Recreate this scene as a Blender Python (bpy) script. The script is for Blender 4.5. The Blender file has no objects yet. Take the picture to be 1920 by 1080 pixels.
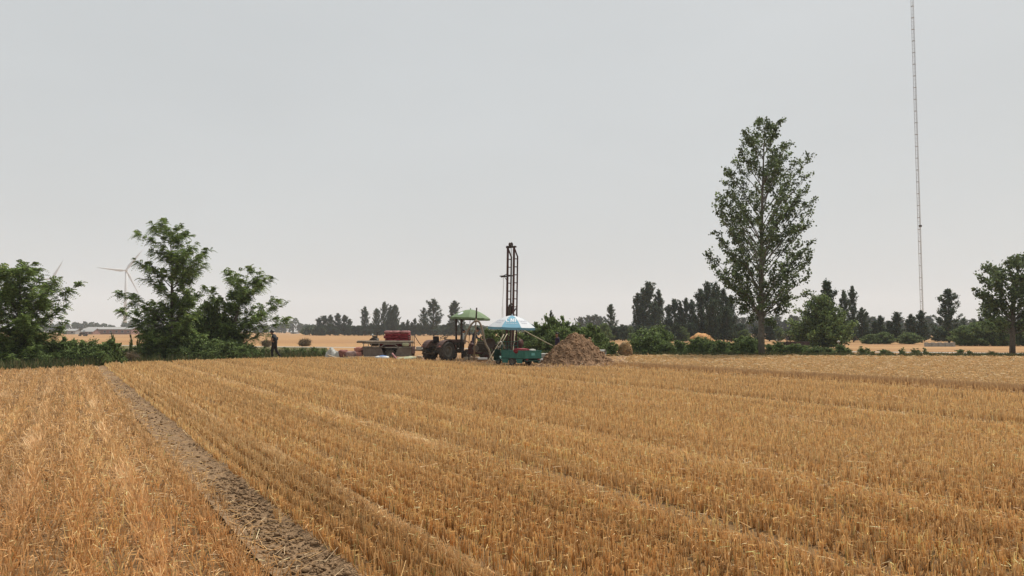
import bpy, bmesh, math, random
import numpy as np
from mathutils import Vector, Matrix, noise

# ------------------------------------------------------------------ camera, sky, sun, exposure
SC = bpy.context.scene
COL = SC.collection
CAM_H = 1.68
PITCH = math.radians(3.31)
F = 1400.0                                   # focal length in pixels of a 1920 wide frame
cam_data = bpy.data.cameras.new('camera')
cam_data.sensor_width = 36.0
cam_data.lens = F / 1920 * 36
cam_data.clip_start = 0.1
cam_data.clip_end = 12000
cam = bpy.data.objects.new('camera', cam_data)
COL.objects.link(cam)
cam.location = (0, 0, CAM_H)
cam.rotation_euler = (math.radians(90) + PITCH, 0, 0)
SC.camera = cam

SUN_ELEV, SUN_AZ = math.radians(60), math.radians(48)      # azimuth from +Y towards +X
sun_dir = Vector((math.cos(SUN_ELEV) * math.sin(SUN_AZ), math.cos(SUN_ELEV) * math.cos(SUN_AZ), math.sin(SUN_ELEV)))
world = bpy.data.worlds.new('World')
SC.world = world
world.use_nodes = True
wn, wl = world.node_tree.nodes, world.node_tree.links
bg = wn['Background']
sky = wn.new('ShaderNodeTexSky')
sky.sky_type = 'NISHITA'
sky.sun_disc = False
sky.sun_elevation = SUN_ELEV
sky.sun_rotation = SUN_AZ
sky.air_density = 1.0
sky.dust_density = 6.0
sky.ozone_density = 1.0
cloud = wn.new('ShaderNodeMix')
cloud.data_type = 'RGBA'
cloud.inputs['Factor'].default_value = 0.89                  # an even, thin overcast veils the clear sky
wl.new(sky.outputs['Color'], cloud.inputs['A'])
cloud.inputs['B'].default_value = (5.88, 6.16, 6.22, 1)
veil = wn.new('ShaderNodeTexNoise')                          # faint unevenness of the cloud veil
veil.inputs['Scale'].default_value = 2.2; veil.inputs['Detail'].default_value = 4
wtc = wn.new('ShaderNodeTexCoord'); wmp = wn.new('ShaderNodeMapping'); wmp.inputs['Scale'].default_value = (1, 1, 2.6)
wl.new(wtc.outputs['Generated'], wmp.inputs['Vector']); wl.new(wmp.outputs['Vector'], veil.inputs['Vector'])
vr = wn.new('ShaderNodeMapRange'); vr.inputs['From Min'].default_value = 0.3; vr.inputs['From Max'].default_value = 0.7; vr.inputs['To Min'].default_value = 0.965; vr.inputs['To Max'].default_value = 1.035
wl.new(veil.outputs['Fac'], vr.inputs['Value'])
vm = wn.new('ShaderNodeVectorMath'); vm.operation = 'SCALE'
wl.new(cloud.outputs['Result'], vm.inputs[0]); wl.new(vr.outputs['Result'], vm.inputs['Scale'])
wl.new(vm.outputs['Vector'], bg.inputs['Color'])
bg.inputs['Strength'].default_value = 0.1055

sun_data = bpy.data.lights.new('sun', 'SUN')
sun_data.energy = 4.8
sun_data.angle = math.radians(6)
sun_data.color = (1.0, 0.95, 0.87)
sun = bpy.data.objects.new('sun', sun_data)
COL.objects.link(sun)
sun.location = (60, 40, 90)
sun.rotation_euler = sun_dir.to_track_quat('Z', 'Y').to_euler()

SC.view_settings.view_transform = 'Standard'
SC.view_settings.look = 'None'
SC.view_settings.exposure = 0.0
SC.view_settings.gamma = 1.0
SC.view_settings.use_curve_mapping = False
try:
    SC.cycles.use_denoising = True
    SC.cycles.volume_bounces = 1
except Exception:
    pass

# ------------------------------------------------------------------ helpers
rng = np.random.default_rng(7)
random.seed(11)
CP, SP = math.cos(PITCH), math.sin(PITCH)

def at(px, py, Y):
    """point of the place at distance Y that is seen at pixel (px, py) of the photograph"""
    xc, yc = (px - 960) / F, (540 - py) / F
    dy, dz = CP - yc * SP, SP + yc * CP
    t = Y / dy
    return Vector((xc * t, Y, CAM_H + t * dz))

def gx(px, Y):
    return at(px, 621, Y).x

class MB:
    """collects shapes; build() links them as ONE mesh object"""
    def __init__(self):
        self.v, self.f, self.s, self.m = [], [], [], []
        self.mi = 0
    def add(self, vs, fs, smooth=False):
        o = len(self.v)
        self.v += [tuple(p) for p in vs]
        for i, f in enumerate(fs):
            self.f.append([o + k for k in f])
            self.s.append(smooth if isinstance(smooth, bool) else smooth[i])
            self.m.append(self.mi)
        return self
    def box(self, c, s, rot=None, taper=1.0):
        c = Vector(c); vs = []
        for z in (-1, 1):
            k = taper if z > 0 else 1.0
            for x, y in ((-1, -1), (1, -1), (1, 1), (-1, 1)):
                p = Vector((x * s[0] / 2 * k, y * s[1] / 2 * k, z * s[2] / 2))
                if rot is not None: p = rot @ p
                vs.append(c + p)
        return self.add(vs, [(3, 2, 1, 0), (4, 5, 6, 7), (0, 1, 5, 4), (1, 2, 6, 5), (2, 3, 7, 6), (3, 0, 4, 7)])
    def bar(self, a, b, w, h=None):
        a, b = Vector(a), Vector(b); d = b - a
        q = d.to_track_quat('X', 'Z').to_matrix()
        return self.box((a + b) / 2, (d.length, w, h or w), q)
    def tube(self, pts, r, n=8, cap=True, closed=False):
        pts = [Vector(p) for p in pts]; k = len(pts)
        rs = r if isinstance(r, (list, tuple)) else [r] * k
        vs, fs, sm = [], [], []
        u = None
        for i, p in enumerate(pts):
            if closed: d = pts[(i + 1) % k] - pts[i - 1]
            else: d = pts[min(i + 1, k - 1)] - pts[max(i - 1, 0)]
            d.normalize()
            if u is None:
                u = d.orthogonal().normalized()
            u = (u - d * u.dot(d))
            u = u.normalized() if u.length > 1e-6 else d.orthogonal().normalized()
            w = d.cross(u)
            for j in range(n):
                a = 2 * math.pi * j / n
                vs.append(p + (u * math.cos(a) + w * math.sin(a)) * rs[i])
        for i in range(k if closed else k - 1):
            i2 = (i + 1) % k
            for j in range(n):
                j2 = (j + 1) % n
                fs.append((i * n + j, i * n + j2, i2 * n + j2, i2 * n + j)); sm.append(True)
        if cap and not closed:
            fs.append(tuple(range(n - 1, -1, -1))); sm.append(False)
            fs.append(tuple((k - 1) * n + j for j in range(n))); sm.append(False)
        return self.add(vs, fs, sm)
    def lathe(self, prof, n=20, M=None, smooth=True, closed=False):
        vs, fs = [], []
        for (r, z) in prof:
            for j in range(n):
                a = 2 * math.pi * j / n
                p = Vector((r * math.cos(a), r * math.sin(a), z))
                vs.append(M @ p if M is not None else p)
        k = len(prof)
        for i in range(k if closed else k - 1):
            i2 = (i + 1) % k
            for j in range(n):
                j2 = (j + 1) % n
                fs.append((i * n + j, i * n + j2, i2 * n + j2, i2 * n + j))
        return self.add(vs, fs, smooth)
    def ell(self, c, r, n=12, m=8, M=None, lump=0.0, freq=3.0, seed=0.0, power=1.0):
        vs, fs = [], []
        c = Vector(c)
        def sp(x): return math.copysign(abs(x) ** power, x)
        for i in range(m + 1):
            th = math.pi * i / m
            for j in range(n):
                a = 2 * math.pi * j / n
                p = Vector((sp(math.sin(th)) * sp(math.cos(a)), sp(math.sin(th)) * sp(math.sin(a)), sp(math.cos(th))))
                k = 1 + lump * (noise.noise(p * freq + Vector((seed, seed * 1.7, -seed))) + .45 * noise.noise(p * freq * 2.7 + Vector((seed * .7, -seed, seed))))
                p = Vector((p.x * r[0] * k, p.y * r[1] * k, p.z * r[2] * k))
                if M is not None: p = M @ p
                vs.append(c + p)
        for i in range(m):
            for j in range(n):
                j2 = (j + 1) % n
                fs.append((i * n + j, (i + 1) * n + j, (i + 1) * n + j2, i * n + j2))
        return self.add(vs, fs, True)
    def mesh(self, name, mats):
        me = bpy.data.meshes.new(name)
        me.from_pydata(self.v, [], self.f)
        me.polygons.foreach_set('use_smooth', self.s)
        me.polygons.foreach_set('material_index', self.m)
        for m in (mats if isinstance(mats, (list, tuple)) else [mats]):
            me.materials.append(m)
        me.update()
        return me
    def build(self, name, mats, parent=None, loc=None, rz=0.0, bevel=0.0):
        o = obj(name, self.mesh(name, mats), parent, loc, rz)
        if bevel:
            b = o.modifiers.new('bevel', 'BEVEL'); b.width = bevel; b.segments = 1; b.limit_method = 'ANGLE'
        return o

def obj(name, data, parent=None, loc=None, rz=0.0):
    o = bpy.data.objects.new(name, data)
    COL.objects.link(o)
    if parent is not None: o.parent = parent
    if loc is not None: o.location = loc
    if rz: o.rotation_euler = (0, 0, rz)
    return o

def tag(o, label=None, cat=None, group=None, kind=None):
    if label: o['label'] = label
    if cat: o['category'] = cat
    if group: o['group'] = group
    if kind: o['kind'] = kind
    return o

def thing(name, label, cat, loc=(0, 0, 0), rz=0.0, group=None):
    o = obj(name, None, None, loc, rz)
    o.empty_display_size = 0.2
    return tag(o, label, cat, group)

def copy_tree(o, parent=None):
    c = o.copy()
    COL.objects.link(c)
    c.parent = parent
    for ch in list(o.children):
        copy_tree(ch, c)
    return c

# ------------------------------------------------------------------ materials
def mat(name, col, rough=0.7, metal=0.0, var=0.25, scale=6.0, col2=None, bump=0.0, bscale=None, spec=0.3):
    m = bpy.data.materials.new(name); m.use_nodes = True
    n, l = m.node_tree.nodes, m.node_tree.links
    b = n['Principled BSDF']
    b.inputs['Roughness'].default_value = rough
    b.inputs['Metallic'].default_value = metal
    b.inputs['Specular IOR Level'].default_value = spec
    tc = n.new('ShaderNodeTexCoord')
    nz = n.new('ShaderNodeTexNoise')
    nz.inputs['Scale'].default_value = scale; nz.inputs['Detail'].default_value = 6; nz.inputs['Roughness'].default_value = 0.65
    l.new(tc.outputs['Object'], nz.inputs['Vector'])
    rp = n.new('ShaderNodeValToRGB')
    c2 = col2 or tuple(min(1, c * (1 + var)) for c in col)
    c1 = tuple(c * (1 - var) for c in col) if col2 is None else col
    rp.color_ramp.elements[0].position = 0.32; rp.color_ramp.elements[0].color = (*c1, 1)
    rp.color_ramp.elements[1].position = 0.68; rp.color_ramp.elements[1].color = (*c2, 1)
    l.new(nz.outputs['Fac'], rp.inputs['Fac'])
    l.new(rp.outputs['Color'], b.inputs['Base Color'])
    if bump:
        n2 = n.new('ShaderNodeTexNoise')
        n2.inputs['Scale'].default_value = bscale or scale * 4; n2.inputs['Detail'].default_value = 4
        l.new(tc.outputs['Object'], n2.inputs['Vector'])
        bp = n.new('ShaderNodeBump'); bp.inputs['Strength'].default_value = bump; bp.inputs['Distance'].default_value = 0.03
        l.new(n2.outputs['Fac'], bp.inputs['Height']); l.new(bp.outputs['Normal'], b.inputs['Normal'])
    return m

def attr_mat(name, trans=0.0, rough=0.7, spec=0.25):
    m = bpy.data.materials.new(name); m.use_nodes = True
    n, l = m.node_tree.nodes, m.node_tree.links
    b = n['Principled BSDF']; out = n['Material Output']
    b.inputs['Roughness'].default_value = rough
    b.inputs['Specular IOR Level'].default_value = spec
    a = n.new('ShaderNodeAttribute'); a.attribute_name = 'col'
    l.new(a.outputs['Color'], b.inputs['Base Color'])
    if trans:
        t = n.new('ShaderNodeBsdfTranslucent'); mx = n.new('ShaderNodeMixShader')
        l.new(a.outputs['Color'], t.inputs['Color'])
        mx.inputs['Fac'].default_value = trans
        l.new(b.outputs[0], mx.inputs[1]); l.new(t.outputs[0], mx.inputs[2])
        l.new(mx.outputs[0], out.inputs['Surface'])
    return m

M = {}
M['straw'] = attr_mat('straw', 0.22, 0.55, 0.35)
M['leaf'] = attr_mat('leaf', 0.3, 0.6, 0.15)
M['weed'] = attr_mat('weed', 0.2, 0.6, 0.25)
M['bark'] = mat('bark', (0.105, 0.09, 0.07), 0.9, var=0.4, scale=9, bump=0.6)
M['pale_bark'] = mat('pale_bark', (0.15, 0.135, 0.11), 0.9, var=0.35, scale=7, bump=0.5)

def mesh_np(name, verts, quads, cols, material, flat=True):
    """verts (N,3), quads (M,4), cols (N,3) -> mesh with a 'col' attribute"""
    me = bpy.data.meshes.new(name)
    nv, nf = len(verts), len(quads)
    k = quads.shape[1]
    me.vertices.add(nv); me.loops.add(nf * k); me.polygons.add(nf)
    me.vertices.foreach_set('co', np.ascontiguousarray(verts, np.float32).ravel())
    me.loops.foreach_set('vertex_index', np.ascontiguousarray(quads, np.int32).ravel())
    me.polygons.foreach_set('loop_start', np.arange(0, nf * k, k, dtype=np.int32))
    me.polygons.foreach_set('loop_total', np.full(nf, k, np.int32))
    me.update(calc_edges=True)
    at_ = me.attributes.new('col', 'FLOAT_COLOR', 'POINT')
    at_.data.foreach_set('color', np.c_[cols, np.ones(nv)].astype(np.float32).ravel())
    me.materials.append(material)
    me.validate()
    return me

def sticks(name, A, B, R, C, material, sides=3, taper=0.8, tip=None):
    """a thin straw or blade from each A to each B, as one mesh"""
    N = len(A)
    D = B - A
    L = np.linalg.norm(D, axis=1, keepdims=True) + 1e-9
    D = D / L
    ref = rng.normal(size=(N, 3))
    U = np.cross(D, ref); U /= np.linalg.norm(U, axis=1, keepdims=True) + 1e-9
    W = np.cross(D, U)
    R = np.broadcast_to(R, (N,))[:, None]
    vs = np.empty((N, sides * 2, 3))
    for j in range(sides):
        a = 2 * math.pi * j / sides
        off = (U * math.cos(a) + W * math.sin(a)) * R
        vs[:, j] = A + off
        vs[:, sides + j] = B + off * taper
    base = (np.arange(N) * sides * 2)[:, None]
    fs = []
    if sides == 2:
        fs.append(base + np.array([[0, 1, 3, 2]]))
    elif sides == 4:                                   # two crossed blades
        fs.append(base + np.array([[0, 2, 6, 4]])); fs.append(base + np.array([[1, 3, 7, 5]]))
    else:
        for j in range(sides):
            j2 = (j + 1) % sides
            fs.append(base + np.array([[j, j2, sides + j2, sides + j]]))
    quads = np.stack(fs, 1).reshape(-1, 4)
    cols = np.repeat(C[:, None], sides * 2, axis=1)
    if tip is not None:                                # bleached, freshly cut upper ends; light on the tops is painted in too
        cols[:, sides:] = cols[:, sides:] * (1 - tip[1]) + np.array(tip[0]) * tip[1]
    cols = cols.reshape(-1, 3)
    return mesh_np(name, vs.reshape(-1, 3), quads, cols, material)

def diamonds(name, Cn, Av, Bv, C, material):
    """leaf-sized rhombus faces: centre, half length vector, half width vector"""
    N = len(Cn)
    nrm = np.cross(Av, Bv); nrm /= np.linalg.norm(nrm, axis=1, keepdims=True) + 1e-9
    fold = nrm * np.linalg.norm(Bv, axis=1, keepdims=True) * 0.35
    vs = np.stack([Cn - Av, Cn + Bv + fold, Cn + Av, Cn - Bv + fold], 1).reshape(-1, 3)
    quads = (np.arange(N) * 4)[:, None] + np.arange(4)[None]
    return mesh_np(name, vs, quads, np.repeat(C, 4, axis=0), material)

def wav(u, v, s=0.0):
    """smooth patchy noise in about -1..1"""
    return (np.sin(u * 1.3 + 1.7 * np.sin(v * 0.31 + s) + s) + np.sin(v * 0.53 + 1.1 * np.sin(u * 0.9 - s) + 2.1 * s)
            + 0.6 * np.sin(u * 3.1 + v * 1.7 + s * 3) + 0.5 * np.sin(v * 2.9 - u * 1.1 + s)) / 2.6
# ------------------------------------------------------------------ haze is added after the structure; ground first
RU = np.array([0.8575, 0.5145])      # across the drill rows (to the right)
RV = np.array([-0.5145, 0.8575])     # along the drill rows (away from the camera)
Q_EDGE = np.array([-0.80, -0.686, -0.55, -0.54, -0.343, -0.243, 0.157, 0.686, 0.9])
Y_EDGE = np.array([30.0, 31.5, 35.5, 38.0, 44.0, 47.0, 51.5, 49.0, 48.0])

def field_far(X, Y):
    return np.interp(X / Y, Q_EDGE, Y_EDGE)

def ground_material():
    m = bpy.data.materials.new('harvested_land'); m.use_nodes = True
    n, l = m.node_tree.nodes, m.node_tree.links
    b = n['Principled BSDF']; b.inputs['Roughness'].default_value = 0.9; b.inputs['Specular IOR Level'].default_value = 0.1
    tc = n.new('ShaderNodeTexCoord')
    mp = n.new('ShaderNodeMapping'); mp.inputs['Rotation'].default_value = (0, 0, math.radians(20)); mp.inputs['Scale'].default_value = (0.012, 0.09, 1)
    l.new(tc.outputs['Object'], mp.inputs['Vector'])
    n1 = n.new('ShaderNodeTexNoise'); n1.inputs['Scale'].default_value = 1.0; n1.inputs['Detail'].default_value = 5
    l.new(mp.outputs['Vector'], n1.inputs['Vector'])
    n2 = n.new('ShaderNodeTexNoise'); n2.inputs['Scale'].default_value = 1.6; n2.inputs['Detail'].default_value = 8; n2.inputs['Roughness'].default_value = 0.75
    l.new(tc.outputs['Object'], n2.inputs['Vector'])
    r1 = n.new('ShaderNodeValToRGB')
    e = r1.color_ramp.elements
    e[0].position = 0.30; e[0].color = (0.26, 0.148, 0.075, 1)
    e[1].position = 0.70; e[1].color = (0.40, 0.25, 0.12, 1)
    k = e.new(0.5); k.color = (0.33, 0.19, 0.088, 1)
    l.new(n1.outputs['Fac'], r1.inputs['Fac'])
    mx = n.new('ShaderNodeMix'); mx.data_type = 'RGBA'; mx.blend_type = 'MULTIPLY'; mx.inputs['Factor'].default_value = 0.8
    r2 = n.new('ShaderNodeValToRGB')
    r2.color_ramp.elements[0].position = 0.35; r2.color_ramp.elements[0].color = (0.72, 0.68, 0.62, 1)
    r2.color_ramp.elements[1].position = 0.65; r2.color_ramp.elements[1].color = (1.15, 1.15, 1.15, 1)
    l.new(n2.outputs['Fac'], r2.inputs['Fac'])
    l.new(r1.outputs['Color'], mx.inputs['A']); l.new(r2.outputs['Color'], mx.inputs['B'])
    l.new(mx.outputs['Result'], b.inputs['Base Color'])
    return m

def sheet(name, pts, z, material):
    me = bpy.data.meshes.new(name)
    me.from_pydata([(p[0], p[1], z) for p in pts], [], [list(range(len(pts)))])
    me.materials.append(material)
    return tag(obj(name, me), kind='structure')

M['land'] = ground_material()
M['litter'] = mat('litter_soil', (0.085, 0.05, 0.027), 0.95, scale=9, col2=(0.25, 0.15, 0.065), bump=0.8, bscale=40, spec=0.1)
M['verge'] = mat('verge_soil', (0.07, 0.075, 0.03), 0.95, scale=1.5, col2=(0.16, 0.13, 0.06), bump=0.5, spec=0.1)
M['soil'] = mat('dug_soil', (0.13, 0.08, 0.047), 0.95, scale=3.5, col2=(0.33, 0.205, 0.12), bump=0.9, bscale=14, spec=0.1)
M['furrow'] = mat('furrow_soil', (0.15, 0.098, 0.055), 0.95, scale=12, col2=(0.34, 0.22, 0.125), bump=1.0, bscale=60, spec=0.1)
M['path'] = mat('concrete_path', (0.36, 0.335, 0.29), 0.9, var=0.12, scale=0.8)

sheet('ground', [(-4500, -300), (4500, -300), (4500, 4800), (-4500, 4800)], 0.0, M['land'])
fq = list(np.linspace(-1.6, 1.6, 60))
sheet('stubble_field', [(-30, -8), (30, -8)] + [(q * float(np.interp(q, Q_EDGE, Y_EDGE)), float(np.interp(q, Q_EDGE, Y_EDGE))) for q in reversed(fq)], 0.004, M['litter'])

def road_y(X): return 71.1 - 0.371 * X
vq = np.linspace(-1.1, -0.235, 30)
near = [(q * (np.interp(q, Q_EDGE, Y_EDGE) + 0.02), np.interp(q, Q_EDGE, Y_EDGE) + 0.02) for q in vq]
xs_far = np.linspace(-19.0, -105, 24)
sheet('verge', near[::-1][0:0] + near + [(x, road_y(x) - 1.5) for x in xs_far], 0.008, M['verge'])
rq = np.linspace(0.14, 0.9, 24)
near = [(q * (np.interp(q, Q_EDGE, Y_EDGE) + 0.02), np.interp(q, Q_EDGE, Y_EDGE) + 0.02) for q in rq]
sheet('verge', near + [(x, y + 2.6 + 0.7 * math.sin(x * 0.9)) for x, y in reversed(near)], 0.008, M['verge'])
sheet('path', [(-110, road_y(-110) - 1.2), (75, road_y(75) - 1.2), (75, road_y(75) + 1.1), (-110, road_y(-110) + 1.1)], 0.012, M['path'])

# trampled and dug soil round the drilling site
wp = [(700, 45), (800, 41.2), (890, 38.2), (960, 34.2), (1030, 33.6), (1110, 34.2), (1165, 36.0), (1178, 40), (1172, 45), (1180, 50), (1100, 52), (900, 52), (700, 51), (640, 49)]
poly = []
for i, (p, y) in enumerate(wp):
    p2, y2 = wp[(i + 1) % len(wp)]
    for k in range(6):
        t = k / 6
        poly.append((gx(p + (p2 - p) * t, y + (y2 - y) * t) + random.uniform(-.15, .15), y + (y2 - y) * t + random.uniform(-.2, .2)))
sheet('bare_soil', poly, 0.016, M['soil'])
WORK = np.array([[gx(p, y), y] for p, y in wp])

def in_poly(X, Y, P):
    ins = np.zeros(len(X), bool)
    j = len(P) - 1
    for i in range(len(P)):
        c = ((P[i, 1] > Y) != (P[j, 1] > Y)) & (X < (P[j, 0] - P[i, 0]) * (Y - P[i, 1]) / (P[j, 1] - P[i, 1] + 1e-12) + P[i, 0])
        ins ^= c
        j = i
    return ins

# ---- the dry furrow between the two strips: a bumpy strip with clods
FU0, FU1 = 1.30, 1.76
def furrow():
    nu, nv = 26, 1100
    vs = np.linspace(1.5, 44, nv)
    us = np.linspace(FU0 - 0.05, FU1 + 0.05, nu)
    V, F_ = [], []
    for v in vs:
        for i, u in enumerate(us):
            e = min(i, nu - 1 - i) / (nu / 2)
            x, y = RU[0] * u + RV[0] * v, RU[1] * u + RV[1] * v
            z = 0.012 + 0.03 * (1 - min(1, e * 2.2)) + 0.012 * noise.noise(Vector((x * 7, y * 7, 0))) + 0.014 * noise.noise(Vector((x * 19, y * 19, 3.3)))
            V.append((x, y, max(0.006, z)))
    for a in range(nv - 1):
        for b in range(nu - 1):
            k = a * nu + b
            F_.append((k, k + 1, k + nu + 1, k + nu))
    me = bpy.data.meshes.new('furrow')
    me.from_pydata(V, [], F_)
    me.materials.append(M['furrow'])
    tag(obj('furrow', me), kind='structure')
    mb = MB()
    for i in range(2600):
        v = random.uniform(2.5, 9) if i < 1900 else random.uniform(9, 30)
        u = random.uniform(FU0, FU1)
        r = random.uniform(0.006, 0.015) * (2.0 if random.random() < 0.08 else 1)
        mb.ell((RU[0] * u + RV[0] * v, RU[1] * u + RV[1] * v, 0.02 + r * 0.3), (r * random.uniform(.8, 1.4), r, r * 0.7), 6, 4, lump=0.5, freq=1.5, seed=i * 1.37)
    tag(mb.build('soil_clods', M['furrow']), 'small brown soil clods in the dry furrow', 'soil', kind='stuff')
furrow()

# ---- standing stubble
def sample(n_try, dens, y0, y1):
    """random field points with the wanted density (per square metre) at distance Y"""
    Y = rng.uniform(y0, y1, n_try)
    W = 0.73 * Y + 2.2
    X = rng.uniform(-1, 1, n_try) * W
    area_pdf = n_try / ((y1 - y0) * 2 * W)              # samples per square metre here
    keep = rng.random(n_try) < dens(Y) / area_pdf
    return X[keep], Y[keep]

def strip_band(u, c, w):
    return np.exp(-((u - c) / w) ** 2)

COLS = np.array([[0.88, 0.59, 0.28], [0.78, 0.465, 0.172], [0.64, 0.345, 0.11], [0.45, 0.225, 0.068], [0.84, 0.53, 0.215], [0.29, 0.145, 0.05], [0.92, 0.68, 0.40]])

def stubble():
    dens = lambda Y: 1350 * np.minimum(1, 8.5 / Y) ** 1.5
    parts = []
    for y0, y1, n in ((3.2, 10, 260000), (10, 22, 400000), (22, 53, 520000)):
        parts.append(sample(n, dens, y0, y1))
    X = np.concatenate([p[0] for p in parts]); Y = np.concatenate([p[1] for p in parts])
    u = X * RU[0] + Y * RU[1]; v = X * RV[0] + Y * RV[1]
    e1 = FU1 + .035 * np.sin(v * 1.3 + 2) + .03 * np.sin(v * 5.3) + .015 * np.sin(v * 13.7)
    e0 = FU0 + .045 * np.sin(v * 1.7) + .035 * np.sin(v * 4.1 + 1) + .02 * np.sin(v * 11.3)
    right = u > e1 - 0.02
    left = u < e0 + 0.02
    N = len(X)
    # snap onto drill rows
    sp = 0.175
    ur = np.round((u - 1.95) / sp) * sp + 1.95 + rng.normal(0, 1, N) * np.where(u < 8, .014, .019) + 0.02 * np.sin(v * 0.7 + np.round(u / sp))
    spl = 0.235
    ul = np.round((u - 1.13) / spl) * spl + 1.13 + rng.normal(0, 0.055, N) + 0.03 * np.sin(v * 0.8)
    ul = np.minimum(ul, e0 + 0.03)
    u2 = np.where(right, np.maximum(ur, e1 - 0.03), ul)
    row_i = np.where(right, np.round((u - 1.95) / sp), np.round((u - 1.13) / spl))
    # plants tiller: pull stems together into tufts along the row
    tuft = 0.075 + 0.022 * (row_i % 3)
    v2 = np.where(Y < 24, np.round(v / tuft) * tuft + rng.normal(0, 0.013, N), v)
    X2 = RU[0] * u2 + RV[0] * v2; Y2 = RU[1] * u2 + RV[1] * v2
    keep = (right | left) & (Y2 < field_far(X2, Y2)) & (Y2 > 3.0)
    keep &= ~in_poly(X2, Y2, WORK) | (rng.random(N) < 0.10)
    # thinner strips: wheel marks and gaps
    thin = np.zeros(N)
    for c, w, a in ((2.58, .07, .9), (4.95, .10, .8), (7.32, .11, .85), (9.3, .08, .4), (11.6, .12, .6), (14.55, .28, .96), (17.1, .2, .65), (19.2, .2, .5), (21.3, .6, .93), (26.5, .5, .5), (30.2, .6, .5)):
        thin = np.maximum(thin, a * strip_band(u2, c, w))
    rowh = np.abs(np.sin(row_i * 12.9898 + 4.1) * 43758.5453) % 1.0
    thin = np.maximum(thin, np.where(right & (rowh < .2) & (row_i > 3), .5 + .2 * np.sin(v * .8 + row_i), 0))
    alt = ((np.round((ul - 1.13) / spl)).astype(int) % 2 != 0)
    thin = np.where(left & alt, 0.72, thin)
    thin = np.maximum(thin, 0.7 * (wav(u2 * 5.5, v2 * 4.1, 2.0) + .55 * wav(u2 * 2.1, v2 * 1.3, 7.0) > 1.12))
    thin = np.maximum(thin, 0.75 * (wav(u2 * 1.9, v2 * 1.2, 4.0) > 0.95))
    keep &= rng.random(N) > thin
    keep &= ~(right & (u2 > 23.6) & (rng.random(N) < 0.35))
    sel = np.where(keep)[0]
    X2, Y2, u2, v2, right, left = X2[sel], Y2[sel], u2[sel], v2[sel], right[sel], left[sel]
    row_tone = (np.abs(np.sin(row_i * 78.233 + 1.7) * 24634.6345) % 1.0)[sel]
    N = len(sel)
    z0 = np.zeros(N)
    patch = wav(u2 * 0.7, v2 * 0.25, 1.0)
    H = 0.125 + 0.012 * patch + rng.normal(0, 0.013, N)
    H = np.where(left, 0.100 + 0.025 * patch + rng.normal(0, 0.03, N), H)
    H += 0.035 * strip_band(u2, 2.15, 0.32) * right + 0.12 * strip_band(u2, 22.7, 0.6) + 0.03 * strip_band(u2, 15.1, 0.4)
    for c, w in ((4.72, .22), (7.02, .26), (14.2, .3), (2.52, .06)):
        H = H * (1 - .18 * strip_band(u2, c, w))
    H = np.where(u2 > 23.7, H * 0.62, H)
    H = np.where(rng.random(N) < 0.05, H * 1.45, H)
    H = np.clip(H, 0.035, 0.36)
    lean = rng.normal(0, 0.12, (N, 2)) * np.where(left, 2.6, 1.0)[:, None]
    bent = np.zeros(N)
    for c, w in ((4.62, .20), (6.98, .24), (2.45, .10), (11.2, .2), (14.1, .22), (0.62, .12), (-0.35, .12), (-1.3, .14)):
        bent = np.maximum(bent, strip_band(u2, c, w) * (0.5 + 0.5 * np.sin(v2 * 0.9 + c * 5) * np.sin(v2 * .37 + c)))
    bent = np.clip(bent * np.clip(.55 + .75 * wav(v2 * 1.4, u2 * .9, 3.0), 0, 1.1), 0, 1)
    lean += (np.array([-0.62, 0.10])[None] * (bent * rng.uniform(0.4, 1.3, N))[:, None])
    leaf = rng.random(N) < 0.10
    lean[leaf] += rng.normal(0, 0.55, (leaf.sum(), 2))
    A = np.c_[X2, Y2, z0]
    ln = np.sqrt(1 + (lean ** 2).sum(1))
    B = A + np.c_[lean * H[:, None], H] / ln[:, None] ** 0.5
    R = 0.0031 * np.maximum(1, Y2 / 9.0) ** 0.75 * rng.uniform(0.8, 1.25, N)
    R = np.where(leaf, R * 0.8, R)
    w = rng.random((N, 3)) ** 1.6
    c1 = COLS[rng.integers(0, 6, N)]
    C = c1 * (0.72 + 0.5 * rng.random(N))[:, None]
    tone = 0.82 + 0.36 * row_tone + 0.10 * patch + 0.10 * wav(u2 * 2.2, v2 * 0.15, 6.0)
    C = C * tone[:, None]
    C = C * (1 - bent[:, None] * 0.6) + COLS[6] * bent[:, None] * 0.6
    red = np.array([0.93, 0.88, 0.90])
    C = np.where(left[:, None], C * red * 0.98, C)
    tall = strip_band(u2, 22.7, 0.6)[:, None]
    C = C * (1 - tall) + np.array([0.30, 0.15, 0.07]) * tall
    pale = ((u2 > 23.7) * 0.45)[:, None]
    C = C * (1 - pale) + np.array([0.58, 0.40, 0.19]) * pale
    green = (rng.random(N) < 0.012) & (Y2 < 20)
    C[green] = np.array([0.25, 0.27, 0.09])
    C = np.clip(C, 0.02, 0.88)
    nr = Y2 + rng.uniform(-1.5, 1.5, N) < 8.0
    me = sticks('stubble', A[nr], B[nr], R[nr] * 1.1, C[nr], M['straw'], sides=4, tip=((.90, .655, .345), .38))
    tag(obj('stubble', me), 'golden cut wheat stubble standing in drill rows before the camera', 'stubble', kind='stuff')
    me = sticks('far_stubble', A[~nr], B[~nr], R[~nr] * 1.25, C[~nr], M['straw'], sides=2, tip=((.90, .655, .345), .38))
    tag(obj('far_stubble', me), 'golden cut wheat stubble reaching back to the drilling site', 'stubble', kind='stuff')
    # drooping dry leaf blades hanging from some stems near the camera
    nb = np.where((Y2 < 18) & (rng.random(N) < 0.30))[0]
    A2 = A[nb] + np.c_[lean[nb], np.ones(len(nb))] * (H[nb] * rng.uniform(.55, 1.05, len(nb)))[:, None]
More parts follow.
